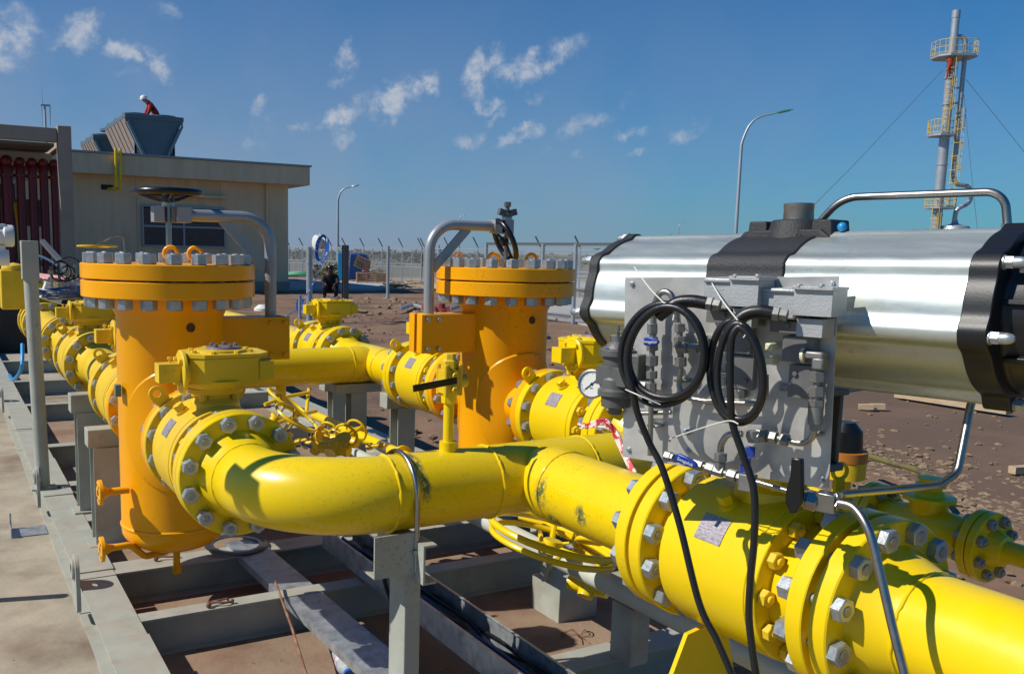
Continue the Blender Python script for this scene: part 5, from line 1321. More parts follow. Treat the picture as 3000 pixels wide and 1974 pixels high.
# ---------------------------------------------------------------- the building with its roof coolers
bd = thing('plant_building', (6.0, 30.5, GZ), 'low flat roofed beige plant building behind the left vessel', 'building')
XB0, XB1, YW = 2.7, 10.68, 30.5
g = MB(); g.box(-4, XB1, YW, 44, GZ, 2.22); g.build('wall', M_WALL, bd, world=True)
g = MB(); g.box(-4.5, 11.25, YW - .62, 44.6, 2.19, 2.80); g.box(-4.5, 11.25, YW - .62, 44.6, 2.803, 2.86) if False else None; g.build('roof_slab', M_WALL, bd, bev=.02, world=True)
MB().box(-4.55, 11.30, YW - .67, 44.65, 2.803, 2.86).build('roof_flashing', M_LOUV, bd, world=True)
MB().box(-4, XB1 + .03, YW - .03, YW - .002, GZ, GZ + .35).build('plinth', M_CONCB, bd, world=True)
MB().tube(fillet([(9.9, YW - .06, 2.18), (9.9, YW - .06, GZ + .2), (9.9, YW - .25, GZ + .1)], .1), .045, 10).build('downpipe', M_WALL, bd, world=True)
for xx in (5.6, 8.3): MB().box(xx, xx + .012, YW - .006, YW - .001, GZ + .36, 2.18).build('wall_joint', M_CONCB, bd, world=True)
g = MB(); g.box(XB1 + .002, XB1 + .12, YW + 1.0, YW + 3.2, 1.55, 1.63); g.build('side_canopy', M_WALL, bd, world=True)
a_, b_ = at(330, 478, Y=YW), at(522, 575, Y=YW)
lv = thing('louver_window', tuple((a_ + b_) / 2), 'x', 'x'); 
lv.parent = bd; lv.location = lv.location - bd.location
for k in ('label', 'category'): del lv[k]
W2, H2 = abs(b_.x - a_.x) / 2, abs(a_.z - b_.z) / 2
g = MB(); g.box(-W2, W2, -.01, .0, -H2, H2); g.build('backing', M_DARKIN, lv)
for k, xx in enumerate((-W2, -W2 * .02 - .0, W2)): MB().box(xx - .03, xx + .03, -.09, -.011, -H2, H2).build('frame', M_LOUV, lv)
for zz in (-H2, H2, -.0): MB().box(-W2, W2, -.085, -.012, zz - .03, zz + .03).build('frame', M_LOUV, lv)
g = MB(); n = 18
for i in range(n):
    z = -H2 + .06 + (2 * H2 - .1) * i / n
    g.obox((0, -.05, z), (1, 0, 0), (0, .8, -.6), (0, .6, .8), W2 - .03, .035, .004)
g.build('slats', M_LOUV, lv)
g = MB(); a_, b_ = at(235, 429, Y=YW - .01), at(263, 442, Y=YW - .01); g.box(a_.x, b_.x, YW - .03, YW - .005, b_.z, a_.z); g.build('wall_opening', M_DARKIN, bd, world=True)
g = MB(); a_, b_ = at(440, 456, Y=YW - .01), at(527, 462, Y=YW - .01); g.box(a_.x - .2, b_.x, YW - .28, YW - .003, b_.z - .02, a_.z + .03); g.build('window_hood', M_WALL, bd, world=True)
vp = thing('vent_pipes', tuple(at(272, 430, Y=YW - .4)), 'pair of slim yellow vent pipes rising past the roof edge of the beige building', 'pipes')
for dx in (0, 11):
    P = [at(250 + dx * .7, 439 + dx * .1, Y=YW + .05), at(269 + dx, 438, Y=YW - .75), at(269 + dx, 345, Y=YW - .75)]
    MB().tube(fillet(P, .12), .042, 10).build('vent_pipe', M_YEL, vp, world=True)
def cooler(x0, x1, y0, y1, zt, zb, label, inset):
    t = thing('roof_cooler', ((x0 + x1) / 2, y0, zb), label, 'air cooler', 'V shaped coolers on the roof')
    w = (x1 - x0) / 2; h = zt - zb; d = y1 - y0; wi = w * .30
    poly = [(-w, h), (-w, h * .80), (-wi, 0), (wi, 0), (w, h * .80), (w, h)]
    g = MB(); g.prism([(-w + .02, h), (-w + .02, h * .8), (-wi, 0.02), (wi, 0.02), (w - .02, h * .8), (w - .02, h)], (0, .06, 0), (1, 0, 0), (0, 0, 1), -.02); 
    g.box(-w, w, 0, d, h - .16, h); g.build('top_frame', M_COOL, t, bev=.02)
    # front V panel
    g = MB(); g.add([(-w + .1, .05, h - .16), (w - .1, .05, h - .16), (wi * .6, .05, 0), (-wi * .6, .05, 0), (-w + .1, .09, h - .16), (w - .1, .09, h - .16), (wi * .6, .09, 0), (-wi * .6, .09, 0)], [(0, 1, 2, 3), (7, 6, 5, 4), (0, 4, 5, 1), (1, 5, 6, 2), (2, 6, 7, 3), (3, 7, 4, 0)])
    g.build('end_panel', M_COOL, t)
    g = MB()
    g.box(-w * .62, w * .62, .30, .34, 0, h - .17)
    for s_ in (-1, 1): g.bar((s_ * (w - .08), 0, h - .3), (s_ * wi * .75, 0, .02), .1, .22, up=(0, 1, 0)); g.box(s_ * w * .64 - .06, s_ * w * .64 + .06, .1, .22, 0, h - .16)
    g.build('leg_frame', mat('slate_frame', (.17, .22, .25), .5, .3), t, bev=.01)
    g = MB(); g.box(w * .62, w * .68, .1, d, 0, h * .5); g.box(-w * .68, -w * .62, .1, .25, 0, h * .5); g.build('lower_skirt', M_COOL, t)
    for s_ in (-1, 1):
        g = MB(); q = [(s_ * w, .12, h - .17), (s_ * w, d, h - .17), (s_ * wi, d, 0), (s_ * wi, .12, 0)]
        g.add(q + [(x - s_ * .12, y, z) for x, y, z in q], [(0, 1, 2, 3), (7, 6, 5, 4), (0, 4, 5, 1), (1, 5, 6, 2), (2, 6, 7, 3), (3, 7, 4, 0)]); 
        c_ = g.build('coil_panel', M_COIL, t)
        g = MB()
        for k in range(1, 6):
            y = .12 + (d - .12) * k / 6; g.bar((s_ * (w + .01), y, h - .17), (s_ * (wi + .01), y, 0), .04, .03, up=(0, 1, 0))
        g.build('coil_ribs', M_COIL, c_)
    for k in range(int(d / 1.4) + 1):
        for s_ in (-1, 1): MB().lathe((s_ * w * .48, .9 + k * 1.7, h), (0, 0, 1), [(0, 0), (w * .46, 0), (w * .46, .10), (w * .42, .10), (0, .08)], 28).build('fan_ring', M_COOL, t)
    return t
tl, tr_ = at(290, 262, Y=34), at(427, 272, Y=34)
cooler(tl.x, tr_.x, 34, 38.4, tl.z, 2.80, 'dark V shaped cooler on the beige roof with a worker on top', .3)
t2 = at(216, 312, Y=40.5)
cooler(t2.x, t2.x + 2.0, 40.5, 44.3, t2.z, 2.80, 'smaller looking V shaped cooler farther back on the beige roof', .3)

# ---------------------------------------------------------------- people
def person(loc, joints, edges, mats, label, rz=0, helmet=None, extra=None):
    t = thing('person', loc, label, 'person'); t.rotation_euler = (0, 0, rz)
    me = bpy.data.meshes.new('body'); bm = bmesh.new(); sk = bm.verts.layers.skin.verify(); names = list(joints)
    vv = {}
    for n_ in names:
        p, r = joints[n_]; v = bm.verts.new(p); v[sk].radius = (r, r) if not isinstance(r, tuple) else r; v[sk].use_root = (n_ == 'pelvis'); vv[n_] = v
    for a, b_ in edges: bm.edges.new((vv[a], vv[b_]))
    bm.to_mesh(me); bm.free()
    o = bpy.data.objects.new('body', me); COL.objects.link(o); m = o.modifiers.new('skin', 'SKIN'); m.use_smooth_shade = True
    s2 = o.modifiers.new('subd', 'SUBSURF'); s2.levels = 2; s2.render_levels = 2
    bpy.context.view_layer.update(); dg = bpy.context.evaluated_depsgraph_get()
    me2 = bpy.data.meshes.new_from_object(o.evaluated_get(dg)); bpy.data.objects.remove(o); me2.name = 'body'
    me2.materials.clear()
    for m_ in mats: me2.materials.append(m_)
    hd_ = V(joints['head'][0]); hands = [V(joints[k][0]) for k in joints if 'hand' in k]
    for p in me2.polygons:
        c = p.center; p.use_smooth = True
        p.material_index = 1 if ((c - hd_).length < .17 or any((c - h).length < .075 for h in hands)) else 0
    o = bpy.data.objects.new('body', me2); COL.objects.link(o); o.parent = t
    if not helmet:
        g = MB(); g.lathe(hd_ + V((0, .02, .015)), (0, .25, 1), [(.105, 0), (.118, .03), (.112, .08), (.08, .12), (.03, .135), (0, .137)], 20); g.build('hair', M_BLACK, t)
    if helmet:
        g = MB(); ax = V(helmet).normalized(); g.lathe(hd_ + ax * .03, ax, [(.16, 0), (.165, .004), (.135, .012), (.130, .06), (.10, .11), (.05, .14), (0, .145)], 24); g.obox(hd_ + ax * .036 + V((0, -.13, 0)), (1, 0, 0), (0, 1, 0), (0, 0, 1), .07, .05, .006); g.build('helmet', M_WHITE, t)
    return t
ED = [('pelvis', 'waist'), ('waist', 'chest'), ('chest', 'neck'), ('neck', 'head'), ('head', 'crown'), ('chest', 'sh_l'), ('sh_l', 'el_l'), ('el_l', 'hand_l'), ('chest', 'sh_r'), ('sh_r', 'el_r'), ('el_r', 'hand_r'), ('pelvis', 'hip_l'), ('hip_l', 'kn_l'), ('kn_l', 'an_l'), ('an_l', 'toe_l'), ('pelvis', 'hip_r'), ('hip_r', 'kn_r'), ('kn_r', 'an_r'), ('an_r', 'toe_r')]
# worker kneeling and bending forward to the left on the cooler (facing -x)
J = dict(pelvis=((.22, 0, .38), .15), waist=((.16, 0, .55), .14), chest=((.0, 0, .78), .17), neck=((-.16, 0, .93), .07), head=((-.25, 0, .97), .095), crown=((-.29, 0, 1.06), .085),
         sh_l=((-.04, .18, .82), .085), el_l=((-.16, .22, .55), .06), hand_l=((-.30, .14, .32), .045), sh_r=((-.04, -.18, .82), .085), el_r=((-.14, -.22, .52), .06), hand_r=((-.28, -.14, .30), .045),
         hip_l=((.20, .12, .33), .11), kn_l=((-.16, .16, .12), .085), an_l=((.28, .14, .07), .06), toe_l=((.42, .14, .05), .045), hip_r=((.20, -.12, .33), .11), kn_r=((-.14, -.17, .12), .085), an_r=((.30, -.14, .07), .06), toe_r=((.44, -.14, .05), .045))
p = at(352, 262, Y=35.2)
person((p.x, p.y, tl.z - .30), J, ED, [M_REDC, M_SKIN], 'person in red overalls and white helmet bent over the roof cooler', 0, helmet=(-.35, 0, .94))
# person squatting in dark clothes in the shade of the building
J = dict(pelvis=((0, .08, .26), .15), waist=((0, .06, .42), .15), chest=((0, -.02, .62), .17), neck=((0, -.06, .76), .07), head=((0, -.09, .86), .095), crown=((0, -.09, .96), .085),
         sh_l=((.19, -.03, .66), .08), el_l=((.24, -.16, .46), .06), hand_l=((.10, -.34, .40), .045), sh_r=((-.19, -.03, .66), .08), el_r=((-.24, -.16, .46), .06), hand_r=((-.10, -.34, .40), .045),
         hip_l=((.12, .02, .26), .11), kn_l=((.19, -.30, .38), .085), an_l=((.17, -.14, .07), .06), toe_l=((.18, -.30, .04), .045), hip_r=((-.12, .02, .26), .11), kn_r=((-.19, -.30, .38), .085), an_r=((-.17, -.14, .07), .06), toe_r=((-.18, -.30, .04), .045))
p = at(768, 693, Z=GZ)
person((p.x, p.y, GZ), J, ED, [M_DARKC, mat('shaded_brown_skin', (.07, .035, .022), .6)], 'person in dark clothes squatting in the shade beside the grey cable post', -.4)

# ---------------------------------------------------------------- pipe rack at the left
YR = 17.2
rk = thing('pipe_rack', (1.2, YR, GZ), 'dark concrete pipe rack with open roof beams at the left edge', 'pipe rack')
a_, b_ = at(145, 292, Y=YR), at(165, 292, Y=YR)
g = MB(); g.box(b_.x - .22, b_.x + .0, YR, YR + .25, GZ, a_.z); g.build('column', M_CONCB, rk, bev=.01, world=True)
g = MB(); g.box(b_.x - .20, b_.x - .02, 28.2, 28.44, GZ, a_.z - .2); g.build('column', M_CONCB, rk, world=True)
g = MB(); g.box(-6, b_.x - .23, YR + .02, YR + .24, a_.z - .28, a_.z - .05); g.build('top_beam', M_CONCB, rk, bev=.01, world=True)
g = MB(); g.box(b_.x - .16, b_.x - .04, YR + .26, 28.1, a_.z - .3, a_.z - .1); g.build('side_beam', M_CONCB, rk, world=True)
for k in range(5):
    y = YR + 1.2 + k * 1.7; MB().box(-6, b_.x - .2, y, y + .2, a_.z - .55, a_.z - .38).build('roof_beam', M_CONCB, rk, world=True)
g = MB(); g.box(-6, b_.x - .3, 26.4, 26.6, GZ, a_.z - .1); g.build('back_wall', M_DARKIN, rk, world=True)
g = MB(); g.box(-6, b_.x - .25, YR + .5, 26, a_.z - .12, a_.z - .06)
for k in range(4): MB().box(-6, b_.x - .25, YR + .30 + k * 1.5, YR + 1.55 + k * 1.5, a_.z - .33, a_.z - .28).build('roof_sheet', mat('corrugated_old', (.14, .12, .10), .7), rk, world=True)
g = MB(); g.box(-6, b_.x - .22, YR + 1.9, YR + 2.0, .35, .85); g.build('cross_panel', mat('brown_grey_panel', (.16, .12, .11), .8), rk, world=True)
g = MB(); g.box(.2, b_.x - .22, YR + 1.6, YR + 1.7, -.40, -.30); g.build('cross_bar', M_CONCB, rk, world=True)
xs = (-18, 14, 46, 74, 100, 126, 151)
for i, px in enumerate(xs):
    top = at(px, 372 + i * 1.8, Y=18.4); r = .095 if i < 2 else .075 if i < 6 else .05
    t = thing('fire_water_pipe', (top.x, 18.4, GZ), 'dark red upright pipe at the rack, %s in its row' % ('leftmost', 'second from left', 'third from left', 'middle one', 'third from right', 'second from right', 'rightmost and thinnest')[i], 'pipe', 'dark red upright pipes')
    zt = top.z - GZ
    g = MB(); g.tube(fillet([(.0, 0, .1), (0, 0, zt), (-.08, 1.4, zt - .05)], .2), r, 16); g.build('pipe', M_RED, t)
    MB().lathe((0, 0, zt - .28), (0, 0, 1), [(r, 0), (r * 1.4, .002), (r * 1.4, .05), (r, .052)], 20).build('pipe_flange', M_RED, t); MB().sphere((0, .02, zt + .0), r * 1.12, 16).build('elbow_boss', M_RED, t)
solo('gas_pipe', MB().tube(fillet([at(36, 470, Y=18.9), at(47, 540, Y=18.9), at(50, 600, Y=18.9)], .1), .045, 14), M_YELD, 'single yellow upright pipe among the dark red pipes', 'pipe')
rr = random.Random(9)
for k in range(9):
    p = at(80 + k * 13, 652 + (k % 3) * 6, Y=13.5)
    solo('pipe_length', MB().tube([(p.x, p.y, p.z + .02 * (k % 3)), (p.x - .55 + .05 * k, p.y + 1.8, p.z + .02 * (k % 3))], .055, 12), M_PINK, 'faded pink pipe length, number %d from the left in the loose pile by the rack' % (k + 1) if False else 'faded pink pipe length in the loose pile at the foot of the rack', 'pipe length', 'pink pipe lengths in a pile')
g = MB(); g.box(-.6, 2.2, 13.4, 15.4, GZ, -.82); solo('pipe_dunnage', g, M_DARKIN, 'dark timber stack carrying the pink pipe lengths', 'dunnage')

# wind turbine
p = at(106, 300, Y=1700); q = at(104, 245, Y=1700)
t = thing('wind_turbine', (p.x, p.y, GZ), 'distant wind turbine above the pipe rack, one blade pointing straight up', 'wind turbine')
H = q.z - GZ; kd = 1.26 / FPX * (RC[2][0] * p.x + RC[2][1] * p.y)
MB().cyl((0, 0, 0), (0, 0, H), 4.2 * kd, 2.2 * kd, n=20).build('tower', M_TURB, t)
MB().box(-10 * kd, 12 * kd, -3 * kd, 3 * kd, H - 2 * kd, H + 2.5 * kd).build('nacelle', M_TURB, t, bev=.8 * kd)
for (dx, a1, L) in ((-5.5, 90, 44), (-7.5, -89, 48), (11, -91, 46)):
    d = V((cos(radians(a1)), 0, sin(radians(a1)))); c = V((dx * kd, -3.2 * kd, H)); g = MB()
    g.tube([c, c + d * L * kd * .3, c + d * L * kd], [.9 * kd, 1.0 * kd, .35 * kd], 8); g.build('blade', M_TURB, t)

# ---------------------------------------------------------------- street lamps
def lamp(px, pytop, d, hpx, label, head=M_LOUV, arm=1.0, pybase=None):
    p = gd(px, d); k = d * 1.26 / FPX
    top = ray(px, pytop) * d; H = top.z - GZ
    t = thing('street_lamp', (p.x, p.y, GZ), label, 'street lamp', 'street lamps')
    hd_ = ray(px + 1, pytop) * d
    # the arm reaches sideways to the right of the picture
    sd_ = V((RC[0][0], RC[0][1], 0)).normalized(); A = arm * hpx * k * .66
    P = [V((0, 0, 0)), V((0, 0, H - A * 1.0)), V((0, 0, H - A * .75)) + sd_ * A * .06, V((0, 0, H - A * .38)) + sd_ * A * .22, V((0, 0, H - A * .14)) + sd_ * A * .5, V((0, 0, H - .02)) + sd_ * A * 1.0]
    Q = [P[0]] + smooth_pts(P[1:], 7); n = len(Q); r0 = .078
    MB().tube(Q, [r0 - (r0 - .035) * i / (n - 1) if i else r0 * 1.3 for i in range(n)], 14).build('pole', M_LAMPP, t)
    c = P[-1]; u = (sd_ + V((0, 0, .22))).normalized(); w = u.cross(V((0, 1, 0))).normalized()
    e2 = V((0, 0, 1)).cross(u).normalized(); ez = u.cross(e2)
    Lh = .38 * hpx * k
    g = MB(); vs = []; 
    for f, ww, hh in ((0, .05, .04), (.12, .09, .06), (.45, .12, .08), (.8, .10, .06), (1.0, .05, .03)):
        o_ = c + u * (f * Lh - .05); vs += [o_ + e2 * ww, o_ + ez * hh + e2 * ww * .5, o_ + ez * hh - e2 * ww * .5, o_ - e2 * ww]
    fs = [(i * 4 + j, i * 4 + (j + 1) % 4, i * 4 + 4 + (j + 1) % 4, i * 4 + 4 + j) for i in range(4) for j in range(4)] + [(3, 2, 1, 0), (16, 17, 18, 19)]
    g.add(vs, fs); h = g.build('lamp_head', head, t, bev=.01)
    g = MB(); g.obox(c + u * (.5 * Lh - .05) - ez * .02, u, e2, ez, .3 * Lh, .08, .02); g.build('lamp_glass', M_LOUV, h)
    return t
lamp(1707, 268, 45, 112, 'tall street lamp with green head in front of the blue sky at right', M_GREENL)
lamp(785, 434, 62, 50, 'street lamp with slim grey head right of the beige building')
lamp(1067, 501, 120, 13, 'small distant street lamp behind the davit of the right vessel')
lamp(1574, 519, 140, 14, 'small distant street lamp above the left end of the actuator')
for (px, py, d, lab) in ((1968, 531, 190, 'tiny far lamp head just right of the green lamp over the actuator'), (2112, 532, 190, 'tiny far lamp head left of the flare stack'), (2140, 532, 200, 'tiny far lamp head closest to the foot of the flare stack'), (2268, 530, 190, 'tiny far lamp head under the right end of the looped tube')):
    lamp(px, py, d, 10, lab)

# ---------------------------------------------------------------- flare stack
DT = 75.0
def tw(px, py): return ray(px, py) * DT
KT = DT * 1.26 / FPX
base = gd(2160, DT); topp = tw(2223, 28)
bx = tw(2175, 590)
t = thing('flare_stack', (topp.x, topp.y, GZ), 'tall silver flare stack with caged ladders and railed platforms at the right', 'flare stack')
tx, ty = topp.x, topp.y
side = V((RC[0][0], RC[0][1], 0)).normalized(); fwd = V((-side.y, side.x, 0))
def loc_(px, py, off=0):                        # local coordinates on the stack's upright plane
    p = tw(px, py); vx = (p - V((tx, ty, 0))).dot(side)
    return vx, p.z - GZ
ztop = topp.z - GZ
def zl(py): return tw(2223, py).z - GZ
def xl(px, py):
    # horizontal offset from the stack axis, read against the leaning image of the upright axis
    ax_ = 2223 - (py - 28) * (2223 - 2172) / (530 - 28.0)
    return (px - ax_) * KT
def P3(x, z, y=0): return side * x + fwd * y + V((0, 0, z))
g = MB()
g.cyl(P3(0, 0), P3(0, zl(305)), .40, n=28); g.cyl(P3(0, zl(305)), P3(0, zl(85)), .36, n=28); g.cyl(P3(0, zl(85)), P3(0, ztop), .30, n=28); g.cyl(P3(0, ztop - .5), P3(0, ztop + .1), .33, n=28)
for py in (180, 240, 380, 440, 500): g.cyl(P3(0, zl(py)), P3(0, zl(py) + .12), .45, n=28)
g.build('stack', M_TOWER, t)
g = MB(); x1 = xl(2243, 120)
g.tube(fillet([P3(.1, zl(84)), P3(x1 * .9, zl(84)), P3(x1, zl(130)), P3(x1, zl(400)), P3(x1 + .2, zl(424)), P3(xl(2256, 427), zl(427)), P3(xl(2257, 450), zl(466)), P3(xl(2222, 470), zl(482)), P3(xl(2217, 500), zl(515)), P3(xl(2217, 500), 1.0)], .7, 6), .19, 14)
g.build('side_pipe', M_TOWER, t)
g = MB(); g.lathe(P3(xl(2217, 520), zl(526)), (0, 0, 1), [(0, .75), (.15, .7), (.3, .3), (.55, .2), (1.1, .1), (1.3, -.25), (1.3, -1.4)], 28); g.cyl(P3(xl(2217, 520), 0), P3(xl(2217, 520), zl(526) - 1.2), .35, n=16); g.build('seal_drum', M_TOWER, t)
g = MB()
for py in (200, 235): g.bar(P3(0, zl(py)), P3(x1, zl(py)), .15)
g.build('pipe_bracket', M_TOWER, t)
def platform(x0, x1, py, dep, name='platform'):
    z = zl(py); h = 1.15
    g = MB(); c = (x0 + x1) / 2; w = (x1 - x0) / 2
    oct_ = [(-w, -dep * .5), (-w * .6, -dep), (w * .6, -dep), (w, -dep * .5), (w, dep * .5), (w * .6, dep), (-w * .6, dep), (-w, dep * .5)]
    vs = [P3(c + a, z - .18, b_) for a, b_ in oct_] + [P3(c + a, z, b_) for a, b_ in oct_]
    g.add(vs, [tuple(range(7, -1, -1)), tuple(range(8, 16))] + [(i, (i + 1) % 8, (i + 1) % 8 + 8, i + 8) for i in range(8)])
    o_ = g.build(name, M_TOWER, t)
    g = MB()
    for hh in (.5 * h, h, .12): g.tube([P3(c + a, z + hh, b_) for a, b_ in oct_], .026, 6, closed=True)
    for i in range(8):
        a, b_ = oct_[i]; a2, b2 = oct_[(i + 1) % 8]
        for f in (0, .5): g.tube([P3(c + a + (a2 - a) * f, z, b_ + (b2 - b_) * f), P3(c + a + (a2 - a) * f, z + h, b_ + (b2 - b_) * f)], .026, 6)
    g.build('guard_rail', M_SCREW, o_)
platform(xl(2172, 128), xl(2262, 128), 128, 1.3)
platform(xl(2160, 308), xl(2212, 308), 308, 1.0)
platform(xl(2152, 478), xl(2212, 478), 478, 1.0)
def ladder(x, py0, py1):
    z0, z1 = zl(py0), zl(py1); g = MB()
    for s_ in (-.22, .22): g.tube([P3(x + s_, z0, -.6), P3(x + s_, z1, -.6)], .03, 6)
    k = z0
    while k < z1: g.tube([P3(x - .22, k, -.6), P3(x + .22, k, -.6)], .025, 5); k += .35
    o_ = g.build('ladder', M_SCREW, t)
    g = MB(); k = z0 + 1.8
    while k < z1:
        g.tube([P3(x + .42 * cos(a), k, -.6 - .65 * sin(a)) for a in [pi * i / 8 for i in range(9)]], .025, 5); k += 1.1
    for a in (.15, .5, .85): g.tube([P3(x + .42 * cos(pi * a), z0 + 1.8, -.6 - .65 * sin(pi * a)), P3(x + .42 * cos(pi * a), z1, -.6 - .65 * sin(pi * a))], .025, 5)
    g.build('ladder_cage', M_SCREW, o_)
ladder(xl(2196, 210), 305, 132); ladder(xl(2206, 390), 475, 250); ladder(xl(2158, 520), 590, 478)
# worker on the ladder
J = dict(pelvis=((0, 0, .95), .15), waist=((0, 0, 1.1), .14), chest=((0, -.02, 1.36), .17), neck=((0, -.02, 1.52), .07), head=((0, -.04, 1.65), .095), crown=((0, -.04, 1.76), .085),
         sh_l=((.19, 0, 1.42), .08), el_l=((.24, .16, 1.30), .06), hand_l=((.18, .30, 1.50), .045), sh_r=((-.19, 0, 1.42), .08), el_r=((-.24, .16, 1.36), .06), hand_r=((-.18, .30, 1.62), .045),
         hip_l=((.10, 0, .88), .11), kn_l=((.13, .22, .55), .08), an_l=((.12, .10, .12), .06), toe_l=((.12, .26, .08), .045), hip_r=((-.10, 0, .88), .11), kn_r=((-.12, .06, .46), .08), an_r=((-.12, .08, .02), .06), toe_r=((-.12, .24, -.02), .045))
w_ = tw(2186, 190); 
pp = P3(xl(2190, 172), zl(182), -1.0) + V((tx, ty, GZ))
person(tuple(pp), J, ED, [mat('orange_red_cloth', (.42, .05, .02), .8), M_SKIN], 'person in orange red overalls climbing inside the ladder cage of the flare stack', atan2(fwd.y, fwd.x) - pi / 2, helmet=(0, 0, 1))
for (a_, b_, lab) in (((2190, 165), (1845, 520), 'long thin guy wire slanting down left from the flare stack'), ((2240, 220), (2272, 528), 'short thin guy wire close to the right of the flare stack'), ((2245, 185), (2400, 370), 'thin guy wire slanting down to the right edge from the flare stack')):
    A_, B_ = ray(*a_) * DT, ray(*b_) * (DT * (0.86 if a_[0] < 2200 else 1.0)); d = (B_ - A_)
    B2 = A_ + d * min(2.2, abs((A_.z - GZ) / max(.01, A_.z - B_.z)))
    solo('guy_wire', MB().tube([A_, (A_ + B2) / 2 - V((0, 0, .25)), B2], .018, 5), M_DARKG, lab, 'wire', 'guy wires')

# ---------------------------------------------------------------- fence, gate and the yard behind
M_NET = bpy.data.materials.new('chain_link'); M_NET.use_nodes = True
nt = M_NET.node_tree; N = nt.nodes; pb = N['Principled BSDF']; pb.inputs['Base Color'].default_value = (.40, .42, .42, 1); pb.inputs['Roughness'].default_value = .5; pb.inputs['Metallic'].default_value = .5
tcn = N.new('ShaderNodeTexCoord'); sx = N.new('ShaderNodeSeparateXYZ'); nt.links.new(tcn.outputs['Object'], sx.inputs[0])
def nm_(op, a, b=None):
    n = N.new('ShaderNodeMath'); n.operation = op
    for i, x in enumerate((a, b)):
        if x is None: continue
        if isinstance(x, (int, float)): n.inputs[i].default_value = x
        else: nt.links.new(x, n.inputs[i])
    return n.outputs[0]
hx = nm_('ADD', sx.outputs[0], sx.outputs[1])
def dia(sgn):
    v = nm_('MULTIPLY', nm_('ADD', hx, nm_('MULTIPLY', sx.outputs[2], sgn)), 1 / .07)
    return nm_('LESS_THAN', nm_('FRACT', v), .15)
nt.links.new(nm_('MAXIMUM', dia(1.0), dia(-1.0)), pb.inputs['Alpha'])
def net(parent, a, b_, z0, z1):
    g = MB(); a, b_ = V(a), V(b_); g.add([(a.x, a.y, z0), (b_.x, b_.y, z0), (b_.x, b_.y, z1), (a.x, a.y, z1)], [(0, 1, 2, 3)])
    me = g.mesh('mesh_panel', M_NET, fix=False); me.transform(Matrix.Translation(-parent.location)); o_ = bpy.data.objects.new('mesh_panel', me); COL.objects.link(o_); o_.parent = parent
posts = [(672, 49.5), (703, 48.8), (736, 48), (770, 47.2), (803, 46.4), (845, 45.5), (888, 44.5), (935, 43.2), (980, 42)]
fn = thing('wire_fence', tuple(gd(800, 46)), 'long grey wire mesh fence with angled post tops in the background centre', 'fence')
def fpost(p, h, par, r=.035, arm=True, lean=1):
    g = MB(); g.cyl((p.x, p.y, GZ), (p.x, p.y, GZ + h), r, n=10); g.build('fence_post', M_LAMPP, par, world=True)
    if arm: MB().bar((p.x, p.y, GZ + h - .02), (p.x - side.x * .20 * lean, p.y - side.y * .20 * lean, GZ + h + .36), .06, .05).build('post_arm', M_DARKG, par, world=True)
fp = [gd(px, d) for px, d in posts]
for p in fp: fpost(p, 1.62 + .12, fn)
FH = 1.62
for zz in (FH, FH - .72, FH - .86):
    for a_, b_ in zip(fp[:-1], fp[1:]): MB().bar((a_.x, a_.y, GZ + zz), (b_.x, b_.y, GZ + zz), .05).build('fence_rail', M_LAMPP, fn, world=True)
net(fn, fp[0], fp[-1], GZ + .05, GZ + FH)
for a_, b_ in zip(fp[:-1], fp[1:]):
    m_ = (a_ + b_) / 2; MB().cyl((m_.x, m_.y, GZ), (m_.x, m_.y, GZ + FH), .022, n=8).build('fence_bar', M_LAMPP, fn, world=True)
fn2 = thing('wire_fence', tuple(gd(1250, 34)), 'grey wire mesh fence behind the right vessel and gate, angled post tops', 'fence')
posts = [(986, 41.5), (1042, 39), (1110, 36.5), (1180, 34.5), (1256, 32.5), (1348, 30.5), (1450, 28.5), (1570, 26.5), (1700, 24.8), (1850, 23), (2050, 21), (2330, 19)]
fp = [gd(px, d) for px, d in posts]
for p in fp: fpost(p, 1.62 + .12, fn2)
for zz in (FH, FH - .72, FH - .86):
    for a_, b_ in zip(fp[:-1], fp[1:]): MB().bar((a_.x, a_.y, GZ + zz), (b_.x, b_.y, GZ + zz), .05).build('fence_rail', M_LAMPP, fn2, world=True)
for a_, b_ in zip(fp[:-1], fp[1:]): net(fn2, a_, b_, GZ + .05, GZ + FH)
# the nearer framed gate
gt = thing('mesh_gate', tuple(gd(1300, 20.5)), 'framed wire mesh gate panels with grey posts between vessel and actuator', 'gate')
gp = [gd(1130, 21.8), gd(1262, 20.2), gd(1338, 19.2), gd(1452, 17.9), gd(1560, 17.0)]
GH = 1.69
for i, p in enumerate(gp):
    MB().cyl((p.x, p.y, GZ), (p.x, p.y, GZ + GH), .045, n=12).build('gate_post', M_LAMPP, gt, world=True)
for a_, b_ in zip(gp[:-1], gp[1:]):
    for zz, w_ in ((GH, .05), (.72, .035), (.15, .035)): MB().bar((a_.x, a_.y, GZ + zz), (b_.x, b_.y, GZ + zz), w_).build('gate_rail', M_DARKG, gt, world=True)
    net(gt, a_, b_, GZ + .05, GZ + GH)
p = at(1065, 593, d=34); t = thing('warning_sign', tuple(p), 'orange sign with white warning triangle on the fence left of the right vessel', 'sign'); t.rotation_euler = (0, 0, atan2(side.y, side.x))
k = 34 * 1.26 / FPX
g = MB(); g.box(-9.5 * k, 9.5 * k, -.01, .01, -8 * k, 8 * k); g.build('board', M_SIGN, t)
